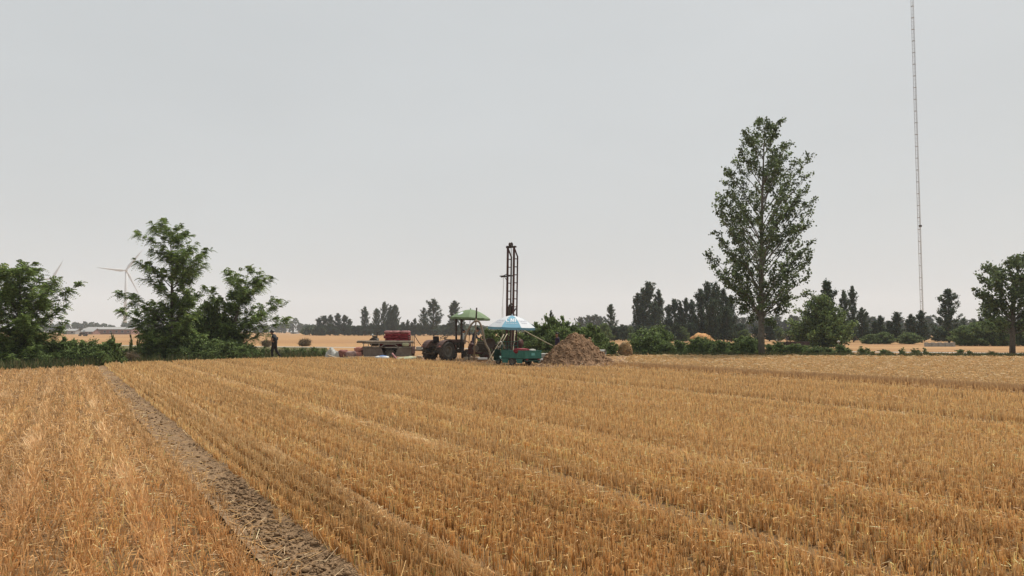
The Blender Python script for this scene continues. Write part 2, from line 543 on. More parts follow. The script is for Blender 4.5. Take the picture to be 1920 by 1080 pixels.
    d = rng.normal(size=(len(nb), 3)); d[:, 2] = -abs(d[:, 2]) * 0.5 + 0.25; d /= np.linalg.norm(d, axis=1, keepdims=True)
    me = sticks('dry_leaf_blades', A2, A2 + d * rng.uniform(.03, .08, len(nb))[:, None], 0.0032, np.clip(C[nb] * 1.12, 0, .8), M['straw'], sides=2, taper=0.25)
    tag(obj('dry_leaf_blades', me), 'dry leaf blades hanging off the wheat stubble', 'straw', kind='stuff')
stubble()

def loose_straw():
    dens = lambda Y: 260 * np.minimum(1, 8.5 / Y) ** 1.6
    parts = [sample(n, dens, a, b) for a, b, n in ((3.2, 10, 60000), (10, 22, 70000), (22, 53, 80000))]
    X = np.concatenate([p[0] for p in parts]); Y = np.concatenate([p[1] for p in parts])
    u = X * RU[0] + Y * RU[1]; v = X * RV[0] + Y * RV[1]
    N = len(X)
    p = np.where(u < FU0, 0.9, 0.05)
    p = np.where((u < FU0) & (np.round((u - 1.13) / .235).astype(int) % 2 != 0), 0.45, p)
    p = np.where((u > FU0) & (u < FU1), 0.10 + 0.5 * strip_band(u, FU0, 0.2), p)
    for c, w, a in ((4.58, .2, .5), (6.94, .22, .5), (14.0, .35, .6), (21.2, .7, 1.0), (12, .5, .35), (17, .4, .45)):
        p = np.maximum(p, a * strip_band(u, c, w))
    p = np.where(u > 23.7, 0.9, p)
    p = np.maximum(p, 0.3 * (wav(u * 1.2, v * 0.8, 9.0) > 1.0))
    k = (rng.random(N) < p) & (Y < field_far(X, Y)) & (~in_poly(X, Y, WORK) | (rng.random(N) < 0.5))
    X, Y, u = X[k], Y[k], u[k]; N = len(X)
    a = rng.uniform(0, 2 * math.pi, N)
    L = rng.uniform(.05, .17, N) * np.where(rng.random(N) < .1, 1.8, 1)
    L *= np.maximum(1, Y / 32)
    z = rng.uniform(0.012, 0.04, N) + np.where((u > FU0) & (u < FU1), 0.03, 0) + np.where(rng.random(N) < .2, .07, 0) * (u > FU1)
    tilt = rng.normal(0, 0.16, N)
    A = np.c_[X, Y, z]; B = A + np.c_[np.cos(a) * L, np.sin(a) * L, np.abs(tilt) * L]
    R = 0.0031 * np.maximum(1, Y / 7.5) ** 0.8
    C = COLS[rng.choice([0, 1, 2, 4, 6, 6], N)] * rng.uniform(.8, 1.08, N)[:, None]
    C = np.where((u < FU0)[:, None], C * np.array([.95, .89, .86]), C)
    fur = (u > FU0 + .06) & (u < FU1)
    R = np.where(fur, R * .75, R); C[fur] *= .8
    tag(obj('loose_straw', sticks('loose_straw', A, B, R, np.clip(C, 0, .85), M['straw'])), 'loose cut straw scattered over the harvested field', 'straw', kind='stuff')
loose_straw()

def weeds(name, label, pts, h, cols, n_bl=10, r=0.02):
    A, B, C = [], [], []
    for (x, y, s) in pts:
        for _ in range(n_bl):
            a = random.uniform(0, 6.28); d = random.uniform(0, .22)
            p = (x + math.cos(a) * d, y + math.sin(a) * d, 0.0)
            hh = h * s * random.uniform(.4, 1.1)
            A.append(p); B.append((p[0] + random.gauss(0, .25) * hh, p[1] + random.gauss(0, .25) * hh, hh))
            c = random.choice(cols); k = random.uniform(.75, 1.2)
            C.append((c[0] * k, c[1] * k, c[2] * k))
    me = sticks(name, np.array(A), np.array(B), r, np.array(C), M['weed'], sides=2, taper=0.2)
    tag(obj(name, me), label, 'weeds', kind='stuff')

GREENS = [(0.06, 0.085, 0.025), (0.09, 0.11, 0.035), (0.13, 0.13, 0.05), (0.17, 0.13, 0.06), (0.05, 0.06, 0.025)]
pts = []
for _ in range(2600):
    q = random.uniform(-.82, -.245)
    y0 = float(np.interp(q, Q_EDGE, Y_EDGE))
    y = y0 + abs(random.gauss(0, 1)) * 4 + .1 if random.random() < .6 else random.uniform(y0, 72)
    x = q * y
    if y < road_y(x) - 2 and not (-.335 < q < -.305 and y < 48):
        pts.append((x, y, random.uniform(.5, 1.2) * (1 if y < 55 else .6)))
weeds('verge_weeds', 'rough green and brown weeds on the verge left of the trailer', pts, 0.42, GREENS)
pts = []
for _ in range(1200):
    q = random.uniform(.15, .75)
    y = float(np.interp(q, Q_EDGE, Y_EDGE)) + random.uniform(.1, 2.4)
    pts.append((q * y, y, random.uniform(.4, 1.1)))
weeds('edge_weeds', 'thin green weeds along the far right field edge', pts, 0.28, GREENS)
# ------------------------------------------------------------------ trees and shrubs
def unit(v): return v / (np.linalg.norm(v, axis=-1, keepdims=True) + 1e-9)

def grow(tips, trunk, rs, twig_n=7, twig_len=0.9, inner=0.3, limb_r=0.05, start_k=0.75, twig_up=0.35, min_start=0.12):
    """limbs from the trunk to each tip; returns (bark MB, twig polylines as arrays start,end,limb direction)"""
    mb = MB()
    trunk = [Vector(p) for p in trunk]
    h = trunk[-1].z
    r0 = rs[0]
    mb.tube(trunk, rs, 9)
    T0, T1, LD = [], [], []
    def on_trunk(z):
        for i in range(len(trunk) - 1):
            a, b = trunk[i], trunk[i + 1]
            if a.z <= z <= b.z:
                t = (z - a.z) / max(1e-6, b.z - a.z)
                return a.lerp(b, t), rs[i] + (rs[i + 1] - rs[i]) * t
        return trunk[-1].copy(), rs[-1]
    for tip in tips:
        tip = Vector(tip)
        ax, _ = on_trunk(min(tip.z, h))
        hd = math.hypot(tip.x - ax.x, tip.y - ax.y)
        zs = min(max(h * min_start, tip.z - hd * start_k), h * 0.97)
        s, sr = on_trunk(zs)
        mid = s.lerp(tip, 0.5) + Vector((random.gauss(0, .06), random.gauss(0, .06), random.gauss(0.05, .05))) * hd
        pts = []
        for k in range(6):
            t = k / 5
            pts.append(s * (1 - t) ** 2 + mid * 2 * t * (1 - t) + tip * t * t)
        r = min(sr * 0.6, limb_r * (0.4 + hd * 0.22))
        mb.tube(pts, [r * (1 - 0.82 * k / 5) for k in range(6)], 5, cap=False)
        ld = (pts[-1] - pts[-2]).normalized()
        L = (tip - s).length
        n = max(3, int(twig_n * (0.4 + L * 0.28)))
        for k in range(n):
            t = inner + (1 - inner) * (k + random.random()) / n
            p = s * (1 - t) ** 2 + mid * 2 * t * (1 - t) + tip * t * t
            d = Vector((random.gauss(0, 1), random.gauss(0, 1), random.gauss(0, .6))).normalized() * 0.9 + ld * 0.7 + Vector((0, 0, twig_up))
            d.normalize()
            e = p + d * twig_len * random.uniform(.5, 1.15) * (1.1 - 0.45 * t)
            mb.tube([p, p.lerp(e, .5) + Vector((0, 0, .03)), e], [r * 0.22 + .004, r * .14 + .003, .003], 3, cap=False)
            T0.append(p); T1.append(e); LD.append(d)
        T0.append(pts[-2]); T1.append(pts[-1] + ld * twig_len * .3); LD.append(ld)
    return mb, np.array(T0), np.array(T1), np.array(LD)

def leaf_cols(n, pal, light):
    c = np.array(pal)[rng.integers(0, len(pal), n)]
    return np.clip(c * (light * rng.uniform(.75, 1.25, n))[:, None], 0.005, 0.4)

def leaves(T0, T1, per, size, spread, pal, aspect=0.8, droop=0.0, end=0.8):
    n = len(T0)
    N = n * per
    i = np.repeat(np.arange(n), per)
    t = rng.random(N) ** end
    P = T0[i] * (1 - t)[:, None] + T1[i] * t[:, None] + rng.normal(0, spread, (N, 3))
    P[:, 2] -= droop * rng.random(N)
    a = unit(rng.normal(size=(N, 3)))
    b = unit(np.cross(a, rng.normal(size=(N, 3))))
    s = size * rng.uniform(.6, 1.25, N)[:, None] * 0.5
    light = rng.uniform(.6, 1.5, n)[i]
    return P, a * s, b * s * aspect, leaf_cols(N, pal, light)

def fronds(T0, T1, LD, per, flen, pal, pairs=5, lw=0.075, ll=0.135):
    """feathery compound leaves that droop from the twigs"""
    n = len(T0); N = n * per
    i = np.repeat(np.arange(n), per)
    t = rng.random(N)
    P = T0[i] * (1 - t)[:, None] + T1[i] * t[:, None] + rng.normal(0, .03, (N, 3))
    D = unit(LD[i] * 0.7 + rng.normal(0, .55, (N, 3)) + np.array([0, 0, .15]))
    side = unit(np.cross(D, np.array([0, 0, 1.0]) + rng.normal(0, .25, (N, 3))))
    L = flen * rng.uniform(.65, 1.2, N)
    light = rng.uniform(.75, 1.3, n)[i] * rng.uniform(.85, 1.15, N)
    Cs, As, Bs, Ls = [], [], [], []
    for k in range(pairs):
        s = (k + 0.6) / pairs
        sag = -0.55 * s * s
        c = P + D * (L * s)[:, None] + np.array([0, 0, 1.0]) * (sag * L)[:, None]
        w = 1.0 - 0.55 * abs(s - .45)
        for sg in (-1, 1):
            d = unit(side * sg + D * 0.35 + np.array([0, 0, -.35]))
            Cs.append(c + d * ll * .5 * w); As.append(d * ll * .5 * w * np.ones((N, 1)))
            Bs.append(unit(np.cross(d, np.cross(D, d))) * lw * .5 * w); Ls.append(light)
    Cs, As, Bs, Ls = (np.concatenate(x) for x in (Cs, As, Bs, Ls))
    return Cs, As, Bs, leaf_cols(len(Cs), pal, Ls)

def envelope_tips(n, h, R, lo=0.12, seed=0, jitter=0.18):
    rs = random.Random(seed); out = []
    for k in range(n):
        t = lo + (1 - lo) * ((k + rs.random()) / n)
        a = k * 2.39996 + rs.uniform(-.5, .5)
        r = R(t) * rs.uniform(1 - jitter * 2, 1 + jitter)
        out.append((math.cos(a) * r, math.sin(a) * r, t * h))
    return out

def make_tree(name, label, cat, loc, tips, trunk, rs, leaf_fn, bark='bark', group=None, **kw):
    root = thing(name, label, cat, loc, 0, group)
    mb, T0, T1, LD = grow(tips, trunk, rs, **kw)
    mb.build('trunk', M[bark], root)
    Cn, A, B, C = leaf_fn(T0, T1, LD)
    obj('crown', diamonds('crown', Cn, A, B, C, M['leaf']), root)
    return root

PAL_POPLAR = [(0.0816, 0.114, 0.048), (0.114, 0.1536, 0.06), (0.156, 0.204, 0.084), (0.066, 0.09, 0.042)]
PAL_LOCUST = [(0.114, 0.162, 0.0504), (0.162, 0.234, 0.066), (0.24, 0.324, 0.09), (0.096, 0.126, 0.0456)]
PAL_FAR = [(0.050, 0.074, 0.040), (0.068, 0.098, 0.05), (0.04, 0.058, 0.034)]
PAL_BUSH = [(0.09, 0.1296, 0.0432), (0.132, 0.186, 0.06), (0.198, 0.264, 0.084), (0.072, 0.096, 0.036)]

def interp_fn(xs, ys): return lambda t: float(np.interp(t, xs, ys))

# ---- the tall poplar
random.seed(5)
Yp = 52.0
base = at(1428, 663, Yp); H_P = at(1450, 229, Yp).z
Rp = interp_fn([.10, .16, .26, .40, .52, .64, .75, .86, .95, 1], [.6, 1.15, 2.2, 3.1, 3.4, 3.3, 2.8, 2.1, 1.25, .2])
tips = []
for (x, y, z) in envelope_tips(86, H_P, Rp, .13, 3, .16):
    tips.append((x * (1.0 if x < 0 else .92) + 0.45 * z / H_P, y * .9, z))
# single limbs that stick out of the outline
for px, py in ((1330, 475), (1332, 490), (1347, 385), (1350, 372), (1527, 375), (1520, 350), (1512, 300), (1405, 262), (1404, 300), (1518, 472), (1522, 548), (1365, 330), (1340, 440), (1344, 520), (1480, 290), (1500, 430), (1505, 520), (1455, 236), (1436, 242)):
    p = at(px, py, Yp)
    tips.append((p.x - base.x, random.uniform(-.9, .9), p.z))
make_tree('poplar_tree', 'tall poplar with a straight grey trunk and airy leafy crown on the field edge', 'tree', (base.x, Yp, 0), tips,
          [(0, 0, -.1), (.02, 0, 2.5), (.08, .02, 6), (.22, 0, 10), (.42, .03, 14), (.55, 0, H_P)], [.24, .19, .155, .10, .05, .012],
          lambda a, b, d: leaves(a, b, 23, .165, .105, PAL_POPLAR, .85, end=.4), 'pale_bark', twig_n=7, twig_len=.85, inner=.34, limb_r=.045, start_k=1.2, min_start=.16)

# ---- feathery locust trees on the left
def locust(label, bpx, bpy, Y, tip_px, depth, seed, per=9, pull=.55):
    random.seed(seed)
    b = at(bpx, bpy, Y)
    tips = []
    for t in tip_px:
        p = at(t[0], t[1], Y)
        p.z -= .25; p.x = b.x + math.copysign(max(0, abs(p.x - b.x) - pull), p.x - b.x)
        tips.append((p.x - b.x, random.uniform(-depth, depth) * 0.8, p.z))
        if len(t) < 3:
            tips.append((p.x - b.x + random.uniform(-.5, .5) - .12 * (p.x - b.x), random.uniform(-depth, depth), p.z - random.uniform(.15, .8)))
    zt = max(t[2] for t in tips)
    tx = [t for t in tips if t[2] == zt][0][0]
    trunk = [(0, 0, -.1), (tx * .05, .05, zt * .2), (tx * .25, 0, zt * .42), (tx * .5, .1, zt * .66), (tx, 0, zt * .97)]
    return make_tree('locust_tree', label, 'tree', (b.x, Y, 0), tips, trunk, [.15, .12, .09, .05, .012],
                     lambda a, e, d: fronds(a, e, d, per, .38, PAL_LOCUST), twig_n=7, twig_len=.8, inner=.22, limb_r=.035, start_k=.7, twig_up=.15, min_start=.06)

locust('tallest feathery locust tree, with a long limb reaching toward the walking person', 322, 672, 44,
       [(285, 418), (300, 414), (330, 422), (352, 434), (258, 434, 1), (375, 470), (405, 462, 1), (410, 478, 1), (388, 455), (380, 500), (345, 465), (272, 465), (268, 495), (300, 480), (300, 510),
        (222, 545), (214, 575, 1), (240, 580), (250, 548), (242, 605), (255, 620), (380, 540), (385, 560), (330, 540), (365, 520), (360, 590), (290, 560), (285, 600), (310, 590), (325, 470), (320, 505),
        (270, 590), (345, 620), (300, 630), (260, 640), (380, 620), (330, 640), (355, 560), (340, 580), (395, 590), (375, 575), (400, 620), (365, 640), (310, 610), (275, 615)], 1.7, 21, per=11, pull=.6)
locust('low spreading locust tree beside the walking person', 432, 671, 47.0,
       [(404, 515), (435, 506), (425, 530), (478, 499), (500, 512), (522, 520, 1), (470, 520), (538, 562, 1), (520, 555, 1), (530, 588, 1), (546, 590, 1), (505, 575), (455, 550), (410, 550), (385, 575), (472, 600), (500, 592, 1),
        (425, 590), (370, 600), (450, 610), (400, 620), (430, 640), (465, 560), (490, 540), (440, 570), (380, 640), (415, 575), (455, 640), (395, 600), (460, 625), (385, 555), (365, 575), (375, 620), (405, 640), (440, 620), (445, 595)], 1.6, 22, per=11, pull=.4)
locust('dark locust tree at the corner of the left field strip', 30, 690, 36,
       [(8, 520), (38, 494), (50, 500), (70, 498), (100, 498), (122, 512), (148, 524, 1), (135, 540), (140, 568), (138, 600, 1), (112, 560), (62, 540), (22, 545), (-22, 535), (-30, 505), (120, 605), (95, 590), (85, 560),
        (50, 590), (0, 590), (-45, 565), (-60, 530), (30, 570), (75, 610), (110, 625), (-20, 600), (20, 620), (60, 630), (-50, 620), (90, 640), (10, 640)], 1.8, 23, per=11, pull=.95)

# ---- prototypes for the trees farther off
def proto(kind, seed):
    random.seed(seed)
    h = 10.0
    if kind == 'column':
        R = interp_fn([0, .1, .3, .6, .85, 1], [.5, 1.1, 1.35, 1.15, .75, .15]); n, sk, per, sz = 50, 1.9, 24, .25
    elif kind == 'spiky':
        R = interp_fn([0, .1, .3, .55, .8, 1], [.9, 2.1, 2.4, 1.9, 1.0, .1]); n, sk, per, sz = 60, 1.3, 22, .24
    elif kind == 'clump':
        R = interp_fn([0, .1, .3, .6, .85, 1], [1.0, 1.9, 2.3, 2.1, 1.4, .4]); n, sk, per, sz = 60, 1.5, 24, .27
    else:
        R = interp_fn([0, .08, .3, .55, .8, 1], [2.2, 3.4, 4.4, 4.2, 3.0, .8]); n, sk, per, sz = 90, .7, 26, .36
    tips = envelope_tips(n, h, R, .05 if kind == 'round' else .10, seed, .28)
    if kind in ('column', 'clump', 'spiky'):
        for k in range(5):
            a = random.uniform(0, 6.28)
            tips.append((math.cos(a) * R(.7) * .9, math.sin(a) * R(.7) * .9, h * random.uniform(.8, .97)))
    mb, T0, T1, LD = grow(tips, [(0, 0, -.1), (.05, 0, 3), (-.05, .05, 6.5), (.02, 0, 9.8)], [.17, .13, .08, .02], twig_n=5, twig_len=.75 if kind != 'spiky' else .55, inner=.25 if kind != 'spiky' else .15, limb_r=.05, start_k=sk, twig_up=.6 if kind != 'round' else .2, min_start=.05)
    Cn, A, B, C = leaves(T0, T1, per, sz, .14 if kind != 'round' else .3, PAL_FAR if kind != 'round' else PAL_BUSH, .8)
    return mb.mesh('trunk', M['bark']), diamonds('crown', Cn, A, B, C, M['leaf']), max(R(t) for t in (.2, .3, .4, .5)) * 2

PROTO = {k: [proto(k, 100 + 7 * i + j * 31) for i in range(n)] for j, (k, n) in enumerate((('column', 4), ('spiky', 3), ('clump', 3), ('round', 3)))}
_pc = {}
def far_tree(kind, px, top, Y, wpx, label, group, name='poplar_tree', cat='tree'):
    i = _pc.get(kind, 0); _pc[kind] = i + 1
    tr, cr, w0 = PROTO[kind][i % len(PROTO[kind])]
    h = at(px, top, Y).z
    x = gx(px, Y)
    w = wpx * Y / F
    root = thing(name, label, cat, (x, Y, 0), random.uniform(0, 6.28), group)
    for nm, me in (('trunk', tr), ('crown', cr)):
        o = obj(nm, me, root)
    root.scale = (w / w0 * 1.05, w / w0 * 1.05, h / 10.15)
    return root

random.seed(77)
G1, L1 = 'grey poplars far beyond the trailer', 'grey upright poplar standing in the far row beyond the trailer'
for px, top, w in ((598, 596, 14), (608, 592, 16), (619, 591, 16), (633, 588, 17), (646, 591, 15), (655, 598, 12)):
    far_tree('column', px, top, 290, w, L1, G1)
far_tree('column', 684, 576, 280, 16, 'lone dark columnar poplar beyond the trailer, slimmer than its neighbours', None)
G2, L2 = 'dense poplars behind the red sacks', 'dense dark poplar in the tight clump behind the red sacks'
for px, top, w in ((706, 578, 17), (720, 567, 18), (733, 573, 18), (741, 571, 19), (729, 583, 20)):
    far_tree('clump', px, top, 270 + random.uniform(-5, 5), w, L2, G2)
G3, L3 = 'small young trees behind the trailer', 'small thin young tree in the far row behind the trailer'
for px, top, w in ((664, 611, 14), (672, 612, 12), (756, 604, 10), (764, 600, 9), (772, 604, 10), (778, 597, 9), (784, 606, 9), (695, 606, 12)):
    far_tree('column', px, top, 275, w, L3, G3, 'young_tree')
far_tree('spiky', 813, 561, 262, 46, 'broad poplar with many upswept branches behind the tractor', None)
far_tree('spiky', 795, 577, 265, 26, 'smaller upswept poplar leaning on the broad one behind the tractor', None)
far_tree('column', 852, 565, 255, 24, 'dark upright poplar behind the left rim of the green parasol', None)
far_tree('column', 866, 590, 262, 16, 'shorter poplar behind the green parasol posts', None)
far_tree('column', 842, 606, 270, 18, 'low leafy tree at the foot of the poplars behind the tractor', None)

far_tree('column', 1033, 584, 60, 12, 'slim treetop rising out of the shrubs behind the blue parasol', None)
G4, L4 = 'hazy grey trees behind the soil heap', 'hazy grey rounded tree far behind the soil heap'
for px, top, w in ((1088, 594, 16), (1104, 591, 24), (1117, 590, 26), (1126, 595, 20)):
    far_tree('clump', px, top, 330, w, L4, G4)
far_tree('spiky', 1145, 571, 150, 34, 'dark ragged poplar rising behind the straw bundle', None)
far_tree('clump', 1168, 612, 140, 26, 'low leafy tree between two poplar clumps behind the straw bundle', None)
G5, L5 = 'poplars clumped behind the dark shrub', 'tall dark poplar in the tight clump behind the dark field edge shrub'
for px, top, w, dy in ((1196, 551, 22, 0), (1207, 541, 24, 3), (1217, 529, 26, 0), (1236, 545, 22, 2), (1228, 568, 26, -3)):
    far_tree('column', px, top, 150 + dy, w, *((L5, G5) if top > 535 else ('tallest poplar of the tight clump behind the dark field edge shrub', None)))
G6, L6 = 'slender poplars beside the yellow straw dome', 'slender green poplar in the row behind the yellow straw dome'
for px, top, w in ((1254, 572, 17), (1265, 561, 18), (1276, 566, 16), (1287, 560, 18), (1298, 563, 18), (1302, 590, 22), (1250, 600, 22), (1272, 600, 26)):
    far_tree('column', px, top, 135, w, L6, G6)
G7, L7 = 'big dark poplars left of the tall poplar', 'big dark poplar in the close group beside the tall airy poplar'
for px, top, w, dy in ((1314, 543, 24, 0), (1328, 529, 26, 2), (1343, 531, 26, -2), (1357, 543, 26, 0), (1371, 555, 24, 2), (1337, 560, 30, -4), (1363, 575, 28, -3)):
    far_tree('column' if dy >= 0 else 'clump', px, top, 118 + dy, w, L7, G7)
G8, L8 = 'hazy row of poplars behind the tall poplar', 'hazy small poplar in the far windbreak row'
random.seed(31)
for k in range(46):
    px = 1385 + k * 12.2 + random.uniform(-4, 4)
    far_tree('column', px, random.uniform(592, 606) - (4 if 1395 < px < 1500 else 0), 300 + random.uniform(-12, 12), random.uniform(15, 22), L8, G8)
far_tree('round', 1540, 556, 72, 92, 'bushy dark green tree standing alone beyond the tall poplar', None, 'bushy_tree')
far_tree('spiky', 1552, 526, 74, 60, 'ragged taller tree growing up through the bushy dark green tree', None, 'ragged_tree')
far_tree('column', 1584, 546, 112, 20, 'dark narrow poplar just behind the bushy dark green tree', None)
far_tree('column', 1600, 538, 115, 18, 'tallest narrow poplar behind the bushy dark green tree', None)
far_tree('clump', 1617, 578, 110, 26, 'leafy poplar at the side of the narrow poplars', None)
G9, L9 = 'small dark poplars by the guyed mast', 'small dark cone shaped poplar standing near the lattice mast'
for px, top, w in ((1651, 592, 16), (1682, 585, 19), (1708, 590, 20), (1728, 583, 21), (1668, 602, 16), (1640, 602, 15)):
    far_tree('column', px, top, 110, w, L9, G9)
GA, LA = 'round bushes under the mast', 'round light green bushy tree on the far side of the path'
for px, top, w in ((1657, 623, 40), (1704, 624, 38), (1632, 627, 30)):
    far_tree('round', px, top, 98, w, LA, GA, 'round_bush')
far_tree('spiky', 1779, 542, 100, 58, 'poplar with many upright spiky shoots beside the low grey wall', None)
far_tree('spiky', 1852, 565, 95, 46, 'spiky grey green poplar half behind the leaning field edge tree', None)
GB, LB = 'dark round trees near the right edge', 'dark round bushy tree beyond the path behind the leaning field edge tree'
for px, top, w in ((1808, 611, 50), (1836, 604, 54), (1866, 600, 60), (1900, 604, 60), (1930, 600, 60)):
    far_tree('round', px, top, 86, w, LB, GB, 'round_bush')

GC, LC = 'low green trees of the belt behind the field edge hedge', 'low green tree in the continuous belt behind the creeping hedge'
random.seed(51)
for k in range(17):
    far_tree('clump' if k % 3 else 'round', 1135 + k * 16 + random.uniform(-4, 4), random.uniform(600, 613), 128 + random.uniform(-6, 6), random.uniform(22, 32), LC, GC, 'belt_tree')
GD, LD_ = 'low green trees of the belt below the mast', 'low green tree in the belt across the path below the mast'
for k in range(26):
    far_tree('clump' if k % 3 else 'round', 1395 + k * 21 + random.uniform(-6, 6), random.uniform(606, 620), 122 + random.uniform(-7, 7), random.uniform(22, 34), LD_, GD, 'belt_tree')
GE, LE = 'low trees at the foot of the far poplars', 'low grey green tree at the foot of the far poplars beyond the trailer'
for k in range(22):
    far_tree('clump', 592 + k * 13.2 + random.uniform(-4, 4), random.uniform(606, 615), 282 + random.uniform(-6, 10), random.uniform(14, 20), LE, GE, 'belt_tree')

# ---- field edge tree at the right
random.seed(9)
Yr = 56.0
b = at(1898, 664, Yr); tips = []
for px, py in ((1850, 500), (1862, 495), (1840, 520), (1842, 545), (1850, 535), (1858, 560), (1880, 492), (1898, 487), (1915, 482), (1935, 480), (1960, 500), (1870, 515), (1890, 520), (1905, 510), (1925, 520), (1870, 580), (1890, 570), (1865, 600),
               (1905, 590), (1925, 580), (1945, 560), (1975, 540), (1885, 610), (1915, 610), (1875, 545), (1950, 600), (1860, 575), (1900, 545), (1968, 575), (1940, 530)):
    p = at(px, py, Yr)
    tips.append((p.x - b.x, random.uniform(-1.6, 1.6), p.z))
    tips.append((p.x - b.x + random.uniform(-.4, .4), random.uniform(-1.6, 1.6), p.z - random.uniform(.1, .6)))
make_tree('field_edge_tree', 'leaning poplar with a pale trunk and heavy leaf clumps by the path', 'tree', (b.x, Yr, 0), tips,
          [(0, 0, -.1), (.08, 0, 1.6), (.2, 0, 3.4), (.5, 0, 5.4), (.8, 0, 7.0)], [.22, .17, .13, .08, .02],
          lambda a, c, d: leaves(a, c, 22, .20, .12, PAL_POPLAR, .85), 'bark', twig_n=6, twig_len=.7, inner=.4, limb_r=.05, start_k=.9, min_start=.2)

# ---- shrubs
def shrub_proto(seed, size=.088, n=6500, massed=True):
    random.seed(seed)
    cl = []
    lobes = []
    for k in range(random.randint(6, 9) if massed else random.randint(4, 6)):
        a = random.uniform(0, 6.28); r = random.uniform(.05, .42)
        lobes.append((math.cos(a) * r, math.sin(a) * r, random.uniform(.62, .98) if massed else random.uniform(.35, 1.0), random.uniform(.2, .32) if massed else random.uniform(.16, .28)))
    lobes.append((random.uniform(-.15, .15), 0, 1.0, .26))
    for (lx, ly, lh, lr) in lobes:
        for k in range(10):
            a = random.uniform(0, 6.28); zz = random.uniform(.04, 1) * lh
            r = lr * random.uniform(.2, 1.25) * (1.15 - .6 * zz / lh)
            cl.append((lx + math.cos(a) * r, ly + math.sin(a) * r, zz, random.uniform(.07, .14) if massed else random.uniform(.05, .11)))
    for k in range(14):
        lx, ly, lh, lr = random.choice(lobes)
        a = random.uniform(0, 6.28); z = lh * random.uniform(.75, 1.12)
        for q in range(3):
            cl.append((lx + math.cos(a) * lr * (.5 + .3 * q), ly + math.sin(a) * lr * (.5 + .3 * q), z + .04 * q, .035))
    cl = np.array(cl)
    i = rng.integers(0, len(cl), n)
    P = cl[i, :3] + rng.normal(0, 1, (n, 3)) * cl[i, 3:4] * np.array([1, 1, .75])
    P[:, 2] = np.abs(P[:, 2]) + .02
    a = unit(rng.normal(size=(n, 3))); b = unit(np.cross(a, rng.normal(size=(n, 3))))
    s = size * rng.uniform(.6, 1.2, n)[:, None] * .5
    light = rng.uniform(.6, 1.5, len(cl))[i]
    crown = diamonds('foliage', P, a * s, b * s * .75, leaf_cols(n, PAL_BUSH, light), M['leaf'])
    mb = MB()
    for k in range(14):
        c = cl[random.randrange(len(cl))]
        mb.tube([(c[0] * .15, c[1] * .15, -.03), (c[0] * .6, c[1] * .6, c[2] * .55), tuple(c[:3])], [.022, .014, .005], 4, cap=False)
    return mb.mesh('stem', M['bark']), crown

SHRUB = [shrub_proto(300 + i) for i in range(5)]
SHRUB_OPEN = [shrub_proto(400 + i, .085, 3400, False) for i in range(5)]
_sc = [0]
def shrub(px, top, Y, wpx, label, group, name='leafy_shrub', depth=1.0, open_=False):
    i = _sc[0]; _sc[0] += 1
    st, cr = (SHRUB_OPEN if open_ else SHRUB)[i % 5]
    h = max(.25, at(px, top, Y).z)
    w = wpx * Y / F / 1.25
    root = thing(name, label, 'shrub', (gx(px, Y), Y, 0), random.uniform(0, 6.28), group)
    obj('stem', st, root); obj('foliage', cr, root)
    root.scale = (w, w * depth, h / 1.08)
    return root

random.seed(41)
g, l = 'vine hedge at the left field corner', 'dark leafy shrub of the vine hedge between two locust trees'
for px, top, w, Y in ((96, 643, 48, 37), (122, 637, 50, 37.4), (150, 638, 46, 36.8), (176, 637, 48, 37.2), (202, 639, 44, 37.6), (222, 646, 36, 38), (134, 655, 44, 36.2), (188, 658, 40, 36.6), (110, 660, 40, 36.1), (60, 640, 60, 37), (25, 645, 60, 37.2), (-20, 640, 60, 37), (75, 662, 44, 35.5), (40, 665, 50, 35.2), (0, 660, 50, 34.8)):
    l, g = (('dark leafy shrub of the vine hedge between two locust trees', 'vine hedge at the left field corner') if px > 85 else ('dark leafy shrub at the foot of the dark corner locust tree', 'shrubs at the corner locust tree'))
    shrub(px, top, Y, w, l, g)
for px, top, Y, w in ((392, 572, 46.4, 62), (372, 592, 45.6, 60), (415, 590, 46.8, 60), (352, 600, 45.2, 60)):
    shrub(px, top, Y, w, 'tall leafy shrub filling the gap between tallest and spreading locust trees', 'tall shrubs between the locust trees', 'tall_shrub')
shrub(212, 626, 38.5, 14, 'thin leafy sapling sticking up from the vine hedge', None, 'sapling', open_=True)
shrub(246, 634, 41, 10, 'slim dark sapling between the hedge and the tallest locust tree', None, 'sapling', open_=True)
shrub(263, 626, 41.5, 12, 'taller slim sapling in front of the tallest locust tree', None, 'sapling', open_=True)
g, l = 'undergrowth below the feathery locust trees', 'dense green undergrowth shrub below the tallest and the spreading locust trees'
for px, top, w, Y in ((262, 650, 40, 42.5), (285, 642, 46, 43), (310, 638, 50, 43.4), (340, 634, 52, 43.2), (372, 634, 52, 43.4), (402, 636, 50, 43.6), (430, 640, 48, 43.8), (455, 648, 38, 44.2), (300, 655, 44, 42.6), (350, 652, 46, 42.8), (395, 654, 44, 43), (440, 657, 36, 43.6), (478, 655, 34, 46), (325, 618, 60, 45.5), (385, 618, 60, 45.8), (470, 645, 20, 46.5)):
    l, g = (('dense green undergrowth shrub at the foot of the tallest locust tree', 'undergrowth below the tallest locust tree') if px < 365 else ('dense green undergrowth shrub at the foot of the low spreading locust tree', 'undergrowth below the spreading locust tree'))
    shrub(px, top, Y, w, l, g)
g, l = 'low weeds shrubs on the left verge', 'low weedy shrub on the verge behind the walking person'
for px, top, w, Y in ((540, 652, 30, 52), (565, 654, 32, 50), (590, 653, 28, 50), (606, 656, 26, 48.5), (498, 652, 28, 51), (555, 660, 26, 48)):
    shrub(px, top, Y, w, l, g, open_=True)
g, l = 'broad shrubs behind the rig', 'broad green shrub in the thicket between the drilling rig and the straw bundle'
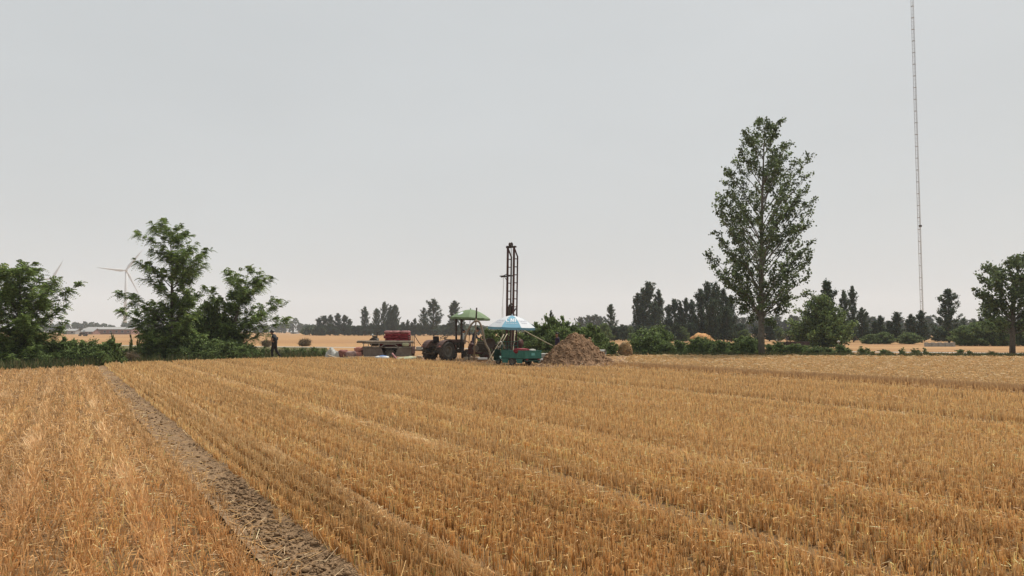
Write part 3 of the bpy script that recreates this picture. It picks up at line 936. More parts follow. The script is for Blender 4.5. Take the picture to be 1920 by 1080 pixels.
for px, top, w, Y in ((908, 630, 40, 50), (925, 622, 46, 49.5), (944, 616, 44, 50), (968, 622, 44, 49), (992, 616, 46, 49.5), (1012, 608, 48, 50), (1032, 600, 46, 49.6), (1058, 600, 44, 50), (1050, 612, 54, 48.8), (1080, 606, 50, 50), (1100, 610, 50, 49.4), (1118, 620, 46, 50.2), (1132, 632, 40, 50.5), (1146, 640, 32, 50.8), (1008, 630, 50, 48.4), (1110, 640, 46, 49.6), (1085, 630, 46, 48.6), (980, 640, 40, 48.2)):
    l, g = (('broad green shrub in the thicket right behind the drilling rig', 'thicket behind the rig') if px < 1000 else (('tall green shrub of the thicket rising behind the soil heap', 'thicket behind the soil heap') if top < 613 else ('lower green shrub on the slope of the thicket by the soil heap', 'lower thicket by the soil heap')))
    shrub(px, top, Y, w, l, g)
shrub(1213, 616, 54, 62, 'dark tall shrub on the field edge right of the straw bundle', None)
shrub(1240, 610, 56, 44, 'lighter shrub with upright shoots behind the dark tall shrub', None)
shrub(1193, 637, 53.5, 30, 'small dark shrub touching the straw bundle', None)
g, l = 'creeping hedge along the far field edge', 'low creeping shrub in the hedge before the yellow straw dome'
for k, px in enumerate(range(1205, 1420, 16)):
    top = (644, 640, 637, 642, 639)[k % 5] - (5 if 1290 < px < 1340 else 0) - (6 if px > 1370 else 0)
    shrub(px + random.uniform(-4, 4), top, 53.2 + (k % 3) * .7, 36, l, g)
g, l = 'low hedge right of the tall poplar', 'low green shrub on the field edge right of the tall poplar'
for px, top, w in ((1446, 646, 34), (1463, 643, 32), (1478, 648, 30), (1512, 648, 34), (1532, 650, 34), (1553, 652, 30), (1578, 648, 26), (1590, 655, 20)):
    shrub(px, top, 53.5 + random.uniform(0, 1), w, l, g)
g, l = 'single shrubs along the right field edge', 'small separate green shrub on the open verge before the path'
for px, top, w in ((1615, 651, 22), (1628, 653, 22), (1658, 655, 26), (1664, 658, 18), (1692, 653, 16), (1716, 654, 18), (1734, 653, 16), (1802, 655, 24), (1816, 658, 14), (1860, 659, 20)):
    shrub(px, top, 53 + random.uniform(0, 1), w, l, g, open_=True)
shrub(1492, 644, 53, 32, 'dusty grey shrub in front of the maroon cart', None)

# ---- far woods seen as one mass through the haze
def far_wood(label, x0, x1, Y, top_fn, seed):
    random.seed(seed)
    P, S, C = [], [], []
    px = x0
    trunks = MB()
    while px < x1:
        h = max(3.0, at(px, top_fn(px) + random.uniform(-2.5, 3), Y).z)
        x = gx(px, Y); w = random.uniform(2.2, 4.2)
        y = Y + random.uniform(-8, 8)
        trunks.tube([(x, y, -.2), (x, y, h * .6)], [.22, .1], 5, cap=False)
        k = random.uniform(.8, 1.2)
        for _ in range(170):
            t = random.random() ** .7
            r = w * math.sqrt(max(0, 1 - (2 * t - .85) ** 2 / 1.4))
            a = random.uniform(0, 6.28); q = math.sqrt(random.random())
            P.append((x + math.cos(a) * r * q, y + math.sin(a) * r * q, .4 + t * h)); S.append(random.uniform(.5, 1.1))
            c = random.choice(PAL_FAR); C.append((c[0] * k, c[1] * k, c[2] * k))
        px += w * 1.1 * F / Y
    P = np.array(P); n = len(P)
    a = unit(rng.normal(size=(n, 3))); b = unit(np.cross(a, rng.normal(size=(n, 3)))); s = np.array(S)[:, None]
    root = tag(obj('far_wood', diamonds('far_wood', P, a * s, b * s * .8, np.array(C), M['leaf'])), label, 'wood', kind='stuff')
    tr = trunks.build('trunk', M['bark'], root); tr['kind'] = 'stuff'
    return root
far_wood('blue grey distant wood behind the brick shed', 60, 300, 620, lambda p: 607 + 3 * math.sin(p * .07), 1)
far_wood('hazy distant wood behind the walking person', 470, 585, 640, lambda p: 609 - 7 * math.exp(-((p - 552) / 16) ** 2) + 3 * math.sin(p * .2), 2)
far_wood('thin distant tree line behind the grey poplars', 575, 1400, 560, lambda p: 612 + 2 * math.sin(p * .05), 3)
far_wood('thin distant tree line at the far right horizon', 1400, 2010, 540, lambda p: 606 + 2 * math.sin(p * .06), 4)

far_wood('low grey green scrub at the foot of the far poplars beyond the trailer', 575, 905, 296, lambda p: 618 + 2.5 * math.sin(p * .11) + 2.5 * math.sin(p * .37 + 1), 5)
# ------------------------------------------------------------------ materials for the made things
M['rubber'] = mat('rubber', (0.030, 0.028, 0.026), 0.85, scale=5, col2=(0.085, 0.07, 0.055))
M['rim'] = mat('dusty_rim', (0.13, 0.115, 0.09), 0.7, scale=8, var=.3)
M['dark_metal'] = mat('dark_metal', (0.035, 0.03, 0.028), 0.6, .3, scale=9, col2=(0.085, 0.06, 0.045))
M['rust_red'] = mat('rust_red_paint', (0.042, 0.018, 0.016), 0.65, .1, scale=7, col2=(0.085, 0.034, 0.028))
M['tractor_red'] = mat('faded_tractor_red', (0.05, 0.026, 0.022), 0.6, scale=5, col2=(0.12, 0.065, 0.05))
M['oily'] = mat('oily_engine', (0.03, 0.027, 0.022), 0.5, .3, scale=11, col2=(0.08, 0.06, 0.042))
M['pale_metal'] = mat('worn_pale_metal', (0.34, 0.32, 0.28), 0.5, .4, var=.25)
M['green_paint'] = mat('green_paint', (0.02, 0.125, 0.098), 0.55, scale=3.5, col2=(0.055, 0.19, 0.15))
M['dark_green'] = mat('dark_green_paint', (0.012, 0.05, 0.04), 0.6, scale=5, col2=(0.03, 0.08, 0.06))
M['teal'] = mat('teal_plate', (0.12, 0.36, 0.34), 0.5, var=.12)
M['maroon'] = mat('maroon_paint', (0.06, 0.04, 0.04), 0.6, var=.3)
M['trailer'] = mat('trailer_grey_brown', (0.115, 0.09, 0.075), 0.75, scale=4, col2=(0.20, 0.165, 0.135))
M['rail'] = mat('trailer_rail', (0.21, 0.18, 0.145), 0.75, scale=5, var=.3)
M['pipe'] = mat('drill_pipe', (0.19, 0.15, 0.11), 0.6, .2, scale=4, var=.3)
M['concrete'] = mat('concrete', (0.34, 0.33, 0.30), 0.9, var=.15, scale=5, bump=.3)
M['sack_red'] = mat('red_sack', (0.16, 0.015, 0.022), 0.7, scale=14, col2=(0.29, 0.036, 0.045), bump=.5)
M['sack_top'] = mat('dusty_red_sack', (0.27, 0.09, 0.09), 0.7, scale=12, col2=(0.42, 0.22, 0.21), bump=.5)
M['sack_pink'] = mat('pink_sack', (0.33, 0.11, 0.08), 0.8, scale=12, col2=(0.50, 0.26, 0.20), bump=.5)
M['sack_brown'] = mat('brown_red_sack', (0.15, 0.055, 0.045), 0.8, scale=10, col2=(0.30, 0.13, 0.10), bump=.5)
M['sack_mauve'] = mat('mauve_grey_sack', (0.25, 0.15, 0.13), 0.8, scale=10, col2=(0.40, 0.29, 0.26), bump=.5)
M['sack_pale'] = mat('pale_sack', (0.30, 0.30, 0.265), 0.8, scale=8, col2=(0.43, 0.42, 0.385), bump=.4)
M['plastic'] = mat('grey_plastic_sheet', (0.27, 0.27, 0.24), 0.45, scale=5, col2=(0.42, 0.41, 0.37), bump=.4)
M['plastic_green'] = mat('pale_green_sheet', (0.30, 0.32, 0.19), 0.6, scale=4, col2=(0.42, 0.42, 0.28))
M['plank'] = mat('pale_plank', (0.34, 0.255, 0.17), 0.8, scale=6, col2=(0.46, 0.37, 0.265))
M['white'] = mat('white_plastic', (0.52, 0.52, 0.50), 0.5, var=.06)
M['blue'] = mat('blue_print', (0.09, 0.16, 0.33), 0.6, scale=9, var=.3)
M['hose'] = mat('muddy_hose', (0.22, 0.175, 0.125), 0.8, scale=9, var=.28)
M['pole'] = mat('bamboo_pole', (0.36, 0.31, 0.21), 0.7, scale=7, var=.2)
M['bar_green'] = mat('parasol_green', (0.135, 0.19, 0.098), 0.75, var=.12, scale=2)
M['par_blue'] = mat('parasol_blue', (0.13, 0.30, 0.40), 0.7, var=.08, scale=2)
M['par_white'] = mat('parasol_white', (0.50, 0.52, 0.54), 0.7, var=.06, scale=2)
M['print_grey'] = mat('grey_print', (0.33, 0.34, 0.40), 0.7, var=.1)
M['print_white'] = mat('white_print', (0.60, 0.63, 0.65), 0.7, var=.04)
M['skin'] = mat('skin', (0.30, 0.165, 0.10), 0.6, var=.08)
M['hair'] = mat('black_hair', (0.012, 0.011, 0.010), 0.6, var=.2)
M['navy'] = mat('navy_cloth', (0.028, 0.032, 0.045), 0.85, var=.2)
M['charcoal'] = mat('charcoal_cloth', (0.022, 0.025, 0.03), 0.85, var=.2)
M['black_cloth'] = mat('black_cloth', (0.013, 0.011, 0.012), 0.85, var=.2)
M['purple'] = mat('purple_cloth', (0.03, 0.018, 0.04), 0.85, var=.2)
M['shirt'] = mat('pale_shirt', (0.58, 0.61, 0.58), 0.85, var=.08)
M['trouser'] = mat('grey_blue_trousers', (0.06, 0.055, 0.075), 0.85, var=.2)
M['turbine'] = mat('turbine_grey_white', (0.52, 0.53, 0.54), 0.5, var=.03)
M['mast'] = mat('mast_white_steel', (0.40, 0.42, 0.44), 0.5, .1, var=.06)
M['brick'] = mat('far_brick', (0.22, 0.12, 0.095), 0.9, var=.15, scale=.8)
M['roof'] = mat('pale_roof', (0.30, 0.295, 0.285), 0.7, var=.1, scale=.5)
M['glass'] = mat('dark_opening', (0.03, 0.03, 0.03), 0.4, var=.1)
M['straw_heap'] = mat('straw_heap', (0.24, 0.15, 0.075), 0.95, scale=9, col2=(0.44, 0.31, 0.16), bump=1.0, bscale=30)
M['dome'] = mat('yellow_straw_dome', (0.46, 0.215, 0.09), 0.95, scale=3, col2=(0.56, 0.34, 0.14), bump=.8, bscale=14)

RX = Matrix.Rotation(math.radians(90), 3, 'X')        # lathe axis z -> along -y/+y

def wheel(parent, c, r, w, rim_m, lugs=0, rim_r=.58, steer=0.0):
    """wheel disc with hub; the tyre is its sub-part. Axle along local y."""
    key = ('wheel', r, w, rim_m, lugs)
    if key not in CACHE:
        d = MB()
        rr = r * rim_r
        d.lathe([(0, w * .18), (r * .16, w * .20), (r * .17, w * .1), (rr * .7, w * .06), (rr * .82, w * .3), (rr, w * .42), (rr, -w * .42), (rr * .82, -w * .3), (rr * .7, -w * .06), (r * .17, -w * .1), (r * .16, -w * .2), (0, -w * .2)], 22, RX)
        for k in range(6):
            a = k * math.pi / 3
            for s in (-1, 1):
                d.box((math.cos(a) * rr * .42, s * w * .1, math.sin(a) * rr * .42), (r * .05, w * .12, r * .05))
        t = MB()
        prof = [(rr * .98, w * .40), (r * .80, w * .5), (r * .93, w * .46), (r * .985, w * .30), (r, 0), (r * .985, -w * .30), (r * .93, -w * .46), (r * .80, -w * .5), (rr * .98, -w * .40)]
        t.lathe(prof, 28, RX)
        for k in range(lugs):
            a = 2 * math.pi * k / lugs
            for s in (-1, 1):
                a2 = a + (math.pi / lugs if s > 0 else 0)
                p0 = Vector((math.cos(a2) * r * 1.0, s * w * .46, math.sin(a2) * r * 1.0))
                a3 = a2 + 1.1 * math.pi / lugs
                p1 = Vector((math.cos(a3) * r * 1.02, s * w * .03, math.sin(a3) * r * 1.02))
                t.bar(p0, p1, r * .07, r * .08)
        if not lugs:
            for k in range(24):
                a = 2 * math.pi * k / 24
                t.box((math.cos(a) * r, 0, math.sin(a) * r), (r * .04, w * .66, r * .1), Matrix.Rotation(-a, 3, 'Y'))
        CACHE[key] = (d.mesh('wheel', M[rim_m]), t.mesh('tyre', M['rubber']))
    dm, tm = CACHE[key]
    o = obj('wheel', dm, parent, c)
    o.rotation_euler = (0, 0, steer)
    obj('tyre', tm, o)
    return o
CACHE = {}

# ------------------------------------------------------------------ people
def person(label, loc, rz, pose, cloth, hat=None, height=1.70, bulk=1.0):
    """one skinned body, facing local +x; pose gives joint positions for a 1.70 m figure"""
    P = dict(pelvis=(0, 0, .93), spine=(0, 0, 1.12), chest=(0, 0, 1.30), neck=(0, 0, 1.455), jaw=(.025, 0, 1.515), head=(.012, 0, 1.60), crown=(0, 0, 1.665), nose=(.118, 0, 1.585),
             earl=(.0, .088, 1.59), earr=(.0, -.088, 1.59),
             shl=(0, .175, 1.385), shr=(0, -.175, 1.385), ell=(-.03, .235, 1.10), elr=(-.03, -.235, 1.10), wrl=(.03, .24, .86), wrr=(.03, -.24, .86),
             hil=(0, .095, .90), hir=(0, -.095, .90), knl=(.02, .10, .49), knr=(.02, -.10, .49), anl=(-.01, .10, .085), anr=(-.01, -.10, .085), tol=(.15, .11, .035), tor=(.15, -.11, .035))
    P.update(pose)
    R = dict(pelvis=(.15, .115), spine=(.145, .10), chest=(.165, .115), neck=(.058, .058), jaw=(.062, .07), head=(.078, .095), crown=(.055, .065), nose=(.012, .012), earl=(.016, .024), earr=(.016, .024),
             shl=.072, shr=.072, ell=.05, elr=.05, wrl=.034, wrr=.034, hil=.10, hir=.10, knl=.068, knr=.068, anl=.05, anr=.05, tol=.042, tor=.042)
    E = [('pelvis', 'spine'), ('spine', 'chest'), ('chest', 'neck'), ('neck', 'jaw'), ('jaw', 'head'), ('head', 'crown'), ('head', 'nose'), ('head', 'earl'), ('head', 'earr')]
    for s in 'lr':
        E += [('chest', 'sh' + s), ('sh' + s, 'el' + s), ('el' + s, 'wr' + s), ('pelvis', 'hi' + s), ('hi' + s, 'kn' + s), ('kn' + s, 'an' + s), ('an' + s, 'to' + s)]
    cls = {}
    for k in P:
        cls[k] = 'skin' if k in ('neck', 'jaw', 'head', 'crown', 'nose', 'earl', 'earr', 'wrl', 'wrr') else ('legs' if k[:2] in ('hi', 'kn') or k == 'pelvis' else ('shoe' if k[:2] in ('an', 'to') else 'top'))
    # hands: palm and five fingers
    for s in 'lr':
        w = Vector(P['wr' + s]); e = Vector(P['el' + s])
        d = (w - e).normalized()
        side = d.cross(Vector((0, 0, 1)))
        side = side.normalized() if side.length > .2 else Vector((1, 0, 0))
        nrm = side.cross(d)
        pal = w + d * .07
        P['pa' + s] = pal; R['pa' + s] = (.034, .018); cls['pa' + s] = 'skin'
        E.append(('wr' + s, 'pa' + s))
        for k in range(4):
            off = side * (k - 1.5) * .019
            l = (.036, .042, .039, .03)[k]
            a, b = 'f%d%s' % (k, s), 'g%d%s' % (k, s)
            P[a] = pal + d * (.03 + l * .5) + off; P[b] = pal + d * (.045 + l * 1.3) + off - nrm * .022
            R[a] = .0095; R[b] = .008; cls[a] = cls[b] = 'skin'
            E += [('pa' + s, a), (a, b)]
        P['t' + s] = w + d * .045 + side * .045 - nrm * .012; R['t' + s] = .010; cls['t' + s] = 'skin'
        P['u' + s] = w + d * .085 + side * .058 - nrm * .02; R['u' + s] = .008; cls['u' + s] = 'skin'
        E += [('wr' + s, 't' + s), ('t' + s, 'u' + s)]
    names = list(P)
    idx = {k: i for i, k in enumerate(names)}
    me = bpy.data.meshes.new('skeleton')
    me.from_pydata([tuple(P[k]) for k in names], [(idx[a], idx[b]) for a, b in E], [])
    tmp = bpy.data.objects.new('skeleton', me); COL.objects.link(tmp)
    tmp.modifiers.new('skin', 'SKIN')
    sk = me.skin_vertices[0].data
    for k in names:
        r = R[k] if isinstance(R[k], tuple) else (R[k], R[k])
        if cls[k] in ('top', 'legs'): r = (r[0] * bulk, r[1] * bulk)
        sk[idx[k]].radius = r
        sk[idx[k]].use_root = (k == 'pelvis')
    ss = tmp.modifiers.new('sub', 'SUBSURF'); ss.levels = 1; ss.render_levels = 1
    dg = bpy.context.evaluated_depsgraph_get()
    body = bpy.data.meshes.new_from_object(tmp.evaluated_get(dg))
    bpy.data.objects.remove(tmp); bpy.data.meshes.remove(me)
    body.name = 'body'
    mats = [M['skin'], M[cloth['top']], M[cloth['legs']], M['black_cloth']]
    body.materials.clear()
    for m in mats: body.materials.append(m)
    order = ['skin', 'top', 'legs', 'shoe']
    seg = []
    for a, b in E:
        seg.append((Vector(P[a]), Vector(P[b]), cls[a], cls[b]))
    for p in body.polygons:
        c = p.center; best = None
        for a, b, ca, cb in seg:
            ab = b - a
            t = max(0, min(1, (c - a).dot(ab) / max(1e-9, ab.length_squared)))
            dd = (a + ab * t - c).length
            if best is None or dd < best[0]:
                cl = ca if t < .5 else cb
                if {ca, cb} == {'top', 'skin'}: cl = ('top' if ca == 'top' else 'skin') if t < .82 else cb
                best = (dd, cl)
        p.material_index = order.index(best[1]); p.use_smooth = True
    k = height / 1.70
    root = thing('person', label, 'person', loc, rz)
    root.scale = (k, k, k)
    obj('body', body, root)
    hd = Vector(P['head'])
    for s in (-1, 1):
        MB().ell(hd + Vector((.083, s * .034, .012)), (.012, .012, .008), 8, 6).build('eye', M['hair'], root)
    MB().ell(hd + Vector((.082, 0, -.058)), (.010, .024, .006), 8, 4).build('mouth', M['sack_brown'], root)
    MB().ell(hd + Vector((-.02, 0, .035)), (.098, .094, .085), 12, 8, lump=.12).build('hair', M['hair'], root)
    if hat:
        h = MB(); kind = hat[0]
        c = hd + Vector((-.01, 0, .055))
        h.lathe([(.112, -.02), (.113, .03), (.095, .075), (.05, .098), (0, .104)], 16, None)
        h.v = [tuple(Vector(v) + c) for v in h.v]
        hh = h.build('hat', M[hat[1]], root)
        b = MB()
        if kind == 'brim':
            b.lathe([(.10, .004), (.20, -.022), (.205, -.03), (.10, -.012)], 18, None, closed=True)
            b.v = [(v[0] * 1.15, v[1], v[2] - .10 * max(0, v[0])) for v in b.v]
        else:
            for i in range(7):
                a0, a1 = -1.1 + i * 2.2 / 7, -1.1 + (i + 1) * 2.2 / 7
                q = [(math.cos(a0) * .10, math.sin(a0) * .10, 0), (math.cos(a1) * .10, math.sin(a1) * .10, 0), (.09 + math.cos(a1) * .11, math.sin(a1) * .10, -.03), (.09 + math.cos(a0) * .11, math.sin(a0) * .10, -.03)]
                b.add(q + [(x, y, z - .008) for x, y, z in q], [(0, 1, 2, 3), (7, 6, 5, 4), (3, 2, 6, 7)])
        b.v = [tuple(Vector(v) + c + Vector((0, 0, -.01))) for v in b.v]
        b.build('brim', M[hat[2]], hh)
        if kind == 'brim':
            MB().ell(c + Vector((-.045, 0, .06)), (.085, .095, .05), 12, 6).build('pale_flap', M['sack_pale'], hh)
    return root

Y = 44.9
person('person in dark clothes and a brimmed hat walking along the weedy verge with head bowed', (gx(515, Y), Y, 0), math.pi,
       dict(chest=(.05, 0, 1.30), neck=(.10, 0, 1.44), jaw=(.15, 0, 1.48), head=(.155, 0, 1.565), crown=(.155, 0, 1.635), nose=(.262, 0, 1.53), earl=(.135, .088, 1.56), earr=(.135, -.088, 1.56),
            shl=(.03, .175, 1.375), shr=(.03, -.175, 1.375), ell=(-.20, .25, 1.16), elr=(-.12, -.25, 1.14), wrl=(.06, .20, 1.10), wrr=(.14, -.16, 1.12),
            knl=(.10, .10, .50), anl=(.07, .10, .085), tol=(.23, .11, .035), knr=(-.08, -.10, .50), anr=(-.36, -.10, .13), tor=(-.26, -.11, .035)),
       dict(top='charcoal', legs='black_cloth'), ('brim', 'charcoal', 'black_cloth'), 1.74, 1.32)
Y = 44.6
person('person in a pale shirt with bare black hair standing behind the old tractor', (gx(867, Y), Y, 0), math.radians(10),
       dict(head=(.08, 0, 1.59), crown=(.09, 0, 1.66), jaw=(.07, 0, 1.51), neck=(.03, 0, 1.45), nose=(.187, 0, 1.565), earl=(.07, .088, 1.58), earr=(.07, -.088, 1.58),
            ell=(.02, .24, 1.12), elr=(.02, -.24, 1.12), wrl=(.22, .20, 1.02), wrr=(.22, -.20, 1.02)),
       dict(top='shirt', legs='trouser'), None, 1.82, 1.15)
Y = 42.9
person('person in navy jacket and cap bending over the engine under the hose arch', (gx(888, Y), Y, 0.20), 0,
       dict(pelvis=(-.02, 0, .93), spine=(.02, 0, 1.12), chest=(.08, 0, 1.29), neck=(.15, 0, 1.43), jaw=(.20, 0, 1.475), head=(.205, 0, 1.56), crown=(.20, 0, 1.63), nose=(.312, 0, 1.53), earl=(.19, .088, 1.555), earr=(.19, -.088, 1.555),
            shl=(.08, .18, 1.37), shr=(.08, -.18, 1.37), ell=(.18, .24, 1.10), elr=(.18, -.24, 1.10), wrl=(.42, .16, 1.02), wrr=(.42, -.16, 1.04),
            knl=(.05, .10, .49), knr=(-.03, -.10, .49), anr=(-.10, -.10, .085), tor=(.06, -.11, .035)),
       dict(top='navy', legs='trouser'), ('cap', 'black_cloth', 'black_cloth'), 1.70, 1.2)
person('person in dark purple seen behind the left slope of the soil heap', (gx(1044.5, 40.4), 40.4, 0), math.radians(200), {}, dict(top='purple', legs='black_cloth'), None, 1.60)

# ------------------------------------------------------------------ tractor
def make_tractor(label, loc, rz):
    t = thing('tractor', label, 'tractor', loc, rz)
    # x forward, rear axle at x=0
    c = MB(); c.box((.62, 0, .62), (1.5, .30, .34)); c.box((.05, 0, .60), (.62, .44, .46)); c.box((0, 0, .50), (.20, 1.0, .18)); c.box((1.72, 0, .42), (.10, .84, .09)); c.box((1.55, 0, .52), (.5, .26, .16))
    c.build('chassis', M['oily'], t, bevel=.02)
    e = MB(); e.box((1.28, 0, .80), (.62, .34, .34)); e.tube([(1.05, .2, .78), (1.5, .2, .78)], .055, 8); e.box((1.1, -.20, .82), (.18, .08, .2)); e.tube([(1.36, -.19, .70), (1.36, -.19, .92)], .06, 8)
    e.build('engine', M['oily'], t)
    h = MB(); h.box((1.32, 0, 1.04), (1.05, .40, .15), None, .9); h.box((1.84, 0, .84), (.05, .40, .50)); h.box((.72, 0, .98), (.16, .44, .30))
    hood = h.build('hood', M['tractor_red'], t, bevel=.03)
    gr = MB()
    for k in range(6): gr.box((1.872, 0, .66 + k * .07), (.012, .32, .03))
    gr.build('grille', M['dark_metal'], hood)
    for s in (-1, 1):
        l = MB(); l.lathe([(0, -.04), (.05, -.035), (.065, .03), (0, .045)], 12, Matrix.Rotation(math.radians(90), 3, 'Y')); l.v = [(v[0] + 1.80, v[1] + s * .26, v[2] + .92) for v in l.v]
        l.build('headlight', M['pale_metal'], t)
    for s in (-1, 1):
        f = MB(); pr = []
        for k in range(9):
            a = math.radians(15 + k * 18)
            pr.append((math.cos(a) * .60, math.sin(a) * .60 + .50))
        for k in range(8):
            (x0, z0), (x1, z1) = pr[k], pr[k + 1]
            y0, y1 = s * .34, s * .72
            q = [(x0, y0, z0), (x0, y1, z0), (x1, y1, z1), (x1, y0, z1)]
            f.add(q + [(x, y, z - .018) for x, y, z in q], [(0, 1, 2, 3), (7, 6, 5, 4), (1, 5, 6, 2), (0, 3, 7, 4)])
            f.add([(x0, s * .34, z0), (x1, s * .34, z1), (x1 * .5, s * .345, .60 + (z1 - .6) * .3), (x0 * .5, s * .345, .60 + (z0 - .6) * .3)], [(0, 1, 2, 3)])
        fd = f.build('fender', M['tractor_red'], t)
        MB().box((-.60, s * .62, .78), (.03, .10, .06)).build('tail_light', M['sack_pink'], fd)
    s_ = MB(); s_.box((.02, 0, .98), (.40, .42, .09)); s_.box((-.20, 0, 1.14), (.08, .42, .30), Matrix.Rotation(-.15, 3, 'Y')); s_.build('seat', M['black_cloth'], t, bevel=.03)
    w = MB()
    cw = Vector((.46, 0, 1.24)); ax = Vector((-.5, 0, 1)).normalized(); u = Vector((0, 1, 0)); v = ax.cross(u)
    w.tube([cw + (u * math.cos(a) + v * math.sin(a)) * .20 for a in [2 * math.pi * k / 20 for k in range(20)]], .016, 6, closed=True)
    for k in range(3):
        a = k * 2.094; w.tube([cw, cw + (u * math.cos(a) + v * math.sin(a)) * .20], .011, 5)
    w.tube([cw, cw - ax * .42], .022, 6)
    w.build('steering_wheel', M['dark_metal'], t)
    MB().tube([(1.25, -.16, 1.08), (1.25, -.16, 1.42), (1.22, -.16, 1.50)], [.035, .035, .028], 8).build('exhaust', M['dark_metal'], t)
    for s in (-1, 1):
        MB().bar((1.62, s * .19, .60), (1.62, s * .19, 2.34), .085, .07).build('canopy_post', M['dark_metal'], t)
    li = MB()
    for s in (-1, 1):
        li.bar((-.18, s * .22, .50), (-.78, s * .32, .40), .05, .07); li.bar((-.25, s * .2, .95), (-.62, s * .29, .45), .03)
        li.bar((-.1, s * .18, .92), (-.32, s * .2, .97), .05)
    li.bar((-.30, 0, .72), (-.72, 0, .78), .045); li.box((-.34, 0, .44), (.2, .16, .2)); li.bar((-.78, -.34, .40), (-.78, .34, .40), .05)
    li.build('hitch', M['oily'], t)
    tb = MB().box((.55, -.52, .72), (.34, .16, .22)); tb.build('tool_box', M['sack_brown'], t, bevel=.02)
    for k, (x, y) in enumerate(((.32, -.24), (.34, .22), (.2, -.27))):
        lv = MB(); lv.tube([(x, y, .85), (x + .05, y, 1.22)], .011, 5); lv.ell((x + .05, y, 1.225), (.025, .025, .025), 8, 6)
        lv.build('lever', M['dark_metal'], t)
    for s in (-1, 1):
        wheel(t, (0, s * .58, .50), .52, .30, 'rim', 18)
        wheel(t, (1.72, s * .50, .285), .29, .15, 'rim', 0)
    return t
tr_loc = (gx(822.5, 42.6), 42.6, 0.0)
make_tractor('old muddy tractor with big lugged rear wheels beside the hose arch', tr_loc, math.atan2(.8, .6)).scale = (1.08, 1.08, 1.08)
far_t = make_tractor('tiny dark tractor far off on the field before the brick shed', (gx(160, 255), 255, 0), math.radians(185))

# ------------------------------------------------------------------ parasols
def parasol_fn(R, hgt, n, sag=.16):
    def pt(th, r):
        """point of the canopy at angle th, radius fraction r; the cloth hangs flat between the ribs"""
        seg = 2 * math.pi / n
        k = math.floor(th / seg); f = (th - k * seg) / seg
        a0, a1 = k * seg, (k + 1) * seg
        z = hgt * (1 - r ** 1.75)
        x = R * r * (math.cos(a0) * (1 - f) + math.cos(a1) * f); y = R * r * (math.sin(a0) * (1 - f) + math.sin(a1) * f)
        return Vector((x, y, z - sag * r * f * (1 - f) * .35))
    return pt

def parasol(name, label, loc, R, hgt, pole_len, n, cols, valance, tilt, phase, pole_mat):
    """origin at the foot of the pole"""
    root = thing(name, label, 'parasol', loc)
    root.rotation_euler = (tilt[0], tilt[1], phase)
    top = pole_len
    pt = parasol_fn(R, hgt, n)
    z0 = top - hgt
    MB().tube([(0, 0, 0), (0, 0, top + .05)], .018, 8).build('pole', M[pole_mat], root)
    pn = []
    for k in range(n):
        m = MB(); seg = 2 * math.pi / n; nr, nf = 7, 6
        for side in (0, 1):
            vs = []
            for i in range(nr + 1):
                for j in range(nf + 1):
                    th = k * seg + min(j / nf, .9999) * seg
                    p = pt(th, max(.004, i / nr)) + Vector((0, 0, z0 - (.006 if side else 0)))
                    vs.append(p)
            fs = []
            for i in range(nr):
                for j in range(nf):
                    a = i * (nf + 1) + j
                    fs.append((a, a + nf + 1, a + nf + 2, a + 1) if not side else (a, a + 1, a + nf + 2, a + nf + 1))
            m.add(vs, fs, True)
        pn.append(m.build('canopy_panel', M[cols[k % len(cols)]], root))
        va = MB(); vs = []
        for j in range(nf + 1):
            p = pt(k * seg + min(j / nf, .9999) * seg, 1.0)
            for z in (.004, -valance):
                for q in (1.006, 1.0): vs.append(Vector((p.x * q, p.y * q, p.z + z0 + z)))
        va.add(vs, [f for j in range(nf) for f in ((j * 4, j * 4 + 2, j * 4 + 6, j * 4 + 4), (j * 4 + 1, j * 4 + 5, j * 4 + 7, j * 4 + 3))])
        va.build('valance', M[cols[-1]], pn[-1])
    for k in range(n):
        th = k * 2 * math.pi / n + .0005
        m = MB(); m.tube([pt(th, r) + Vector((0, 0, z0 - .022)) for r in (.03, .3, .6, .85, 1.0)], .007, 5)
        e = pt(th, .52) + Vector((0, 0, z0 - .02)); m.tube([(0, 0, z0 + .02), e], .006, 5)
        m.build('rib', M['pale_metal'], root)
    m = MB(); m.lathe([(0, .05), (.03, .035), (.035, -.02), (.02, -.05)], 10); m.v = [(v[0], v[1], v[2] + top + .03) for v in m.v]
    m.build('finial', M[cols[0]], root)
    return root, pn, (lambda th, r, off=.012: pt(th, r) + Vector((0, 0, z0 + off)))

def decal(surf, th0, pts_list, scale_t, r_mid, scale_r, name, material, parent, w=.02, closed=False):
    """strokes printed on a canopy panel: (s,t) run across and up the panel"""
    m = MB()
    for line in pts_list:
        for (s0, t0), (s1, t1) in zip(line[:-1], line[1:]):
            n = 4
            L = math.hypot((s1 - s0), (t1 - t0)) + 1e-6
            nx, ny = -(t1 - t0) / L, (s1 - s0) / L
            prev = None
            for k in range(n + 1):
                f = k / n
                s, t = s0 + (s1 - s0) * f, t0 + (t1 - t0) * f
                row = []
                for sg in (-1, 1):
                    ss, tt = s + sg * nx * w, t + sg * ny * w
                    r = r_mid - tt * scale_r
                    row.append(surf(th0 + ss * scale_t / max(.2, r), r))
                if prev:
                    m.add([prev[0], prev[1], row[1], row[0]], [(0, 1, 2, 3)])
                prev = row
    return m.build(name, M[material], parent)

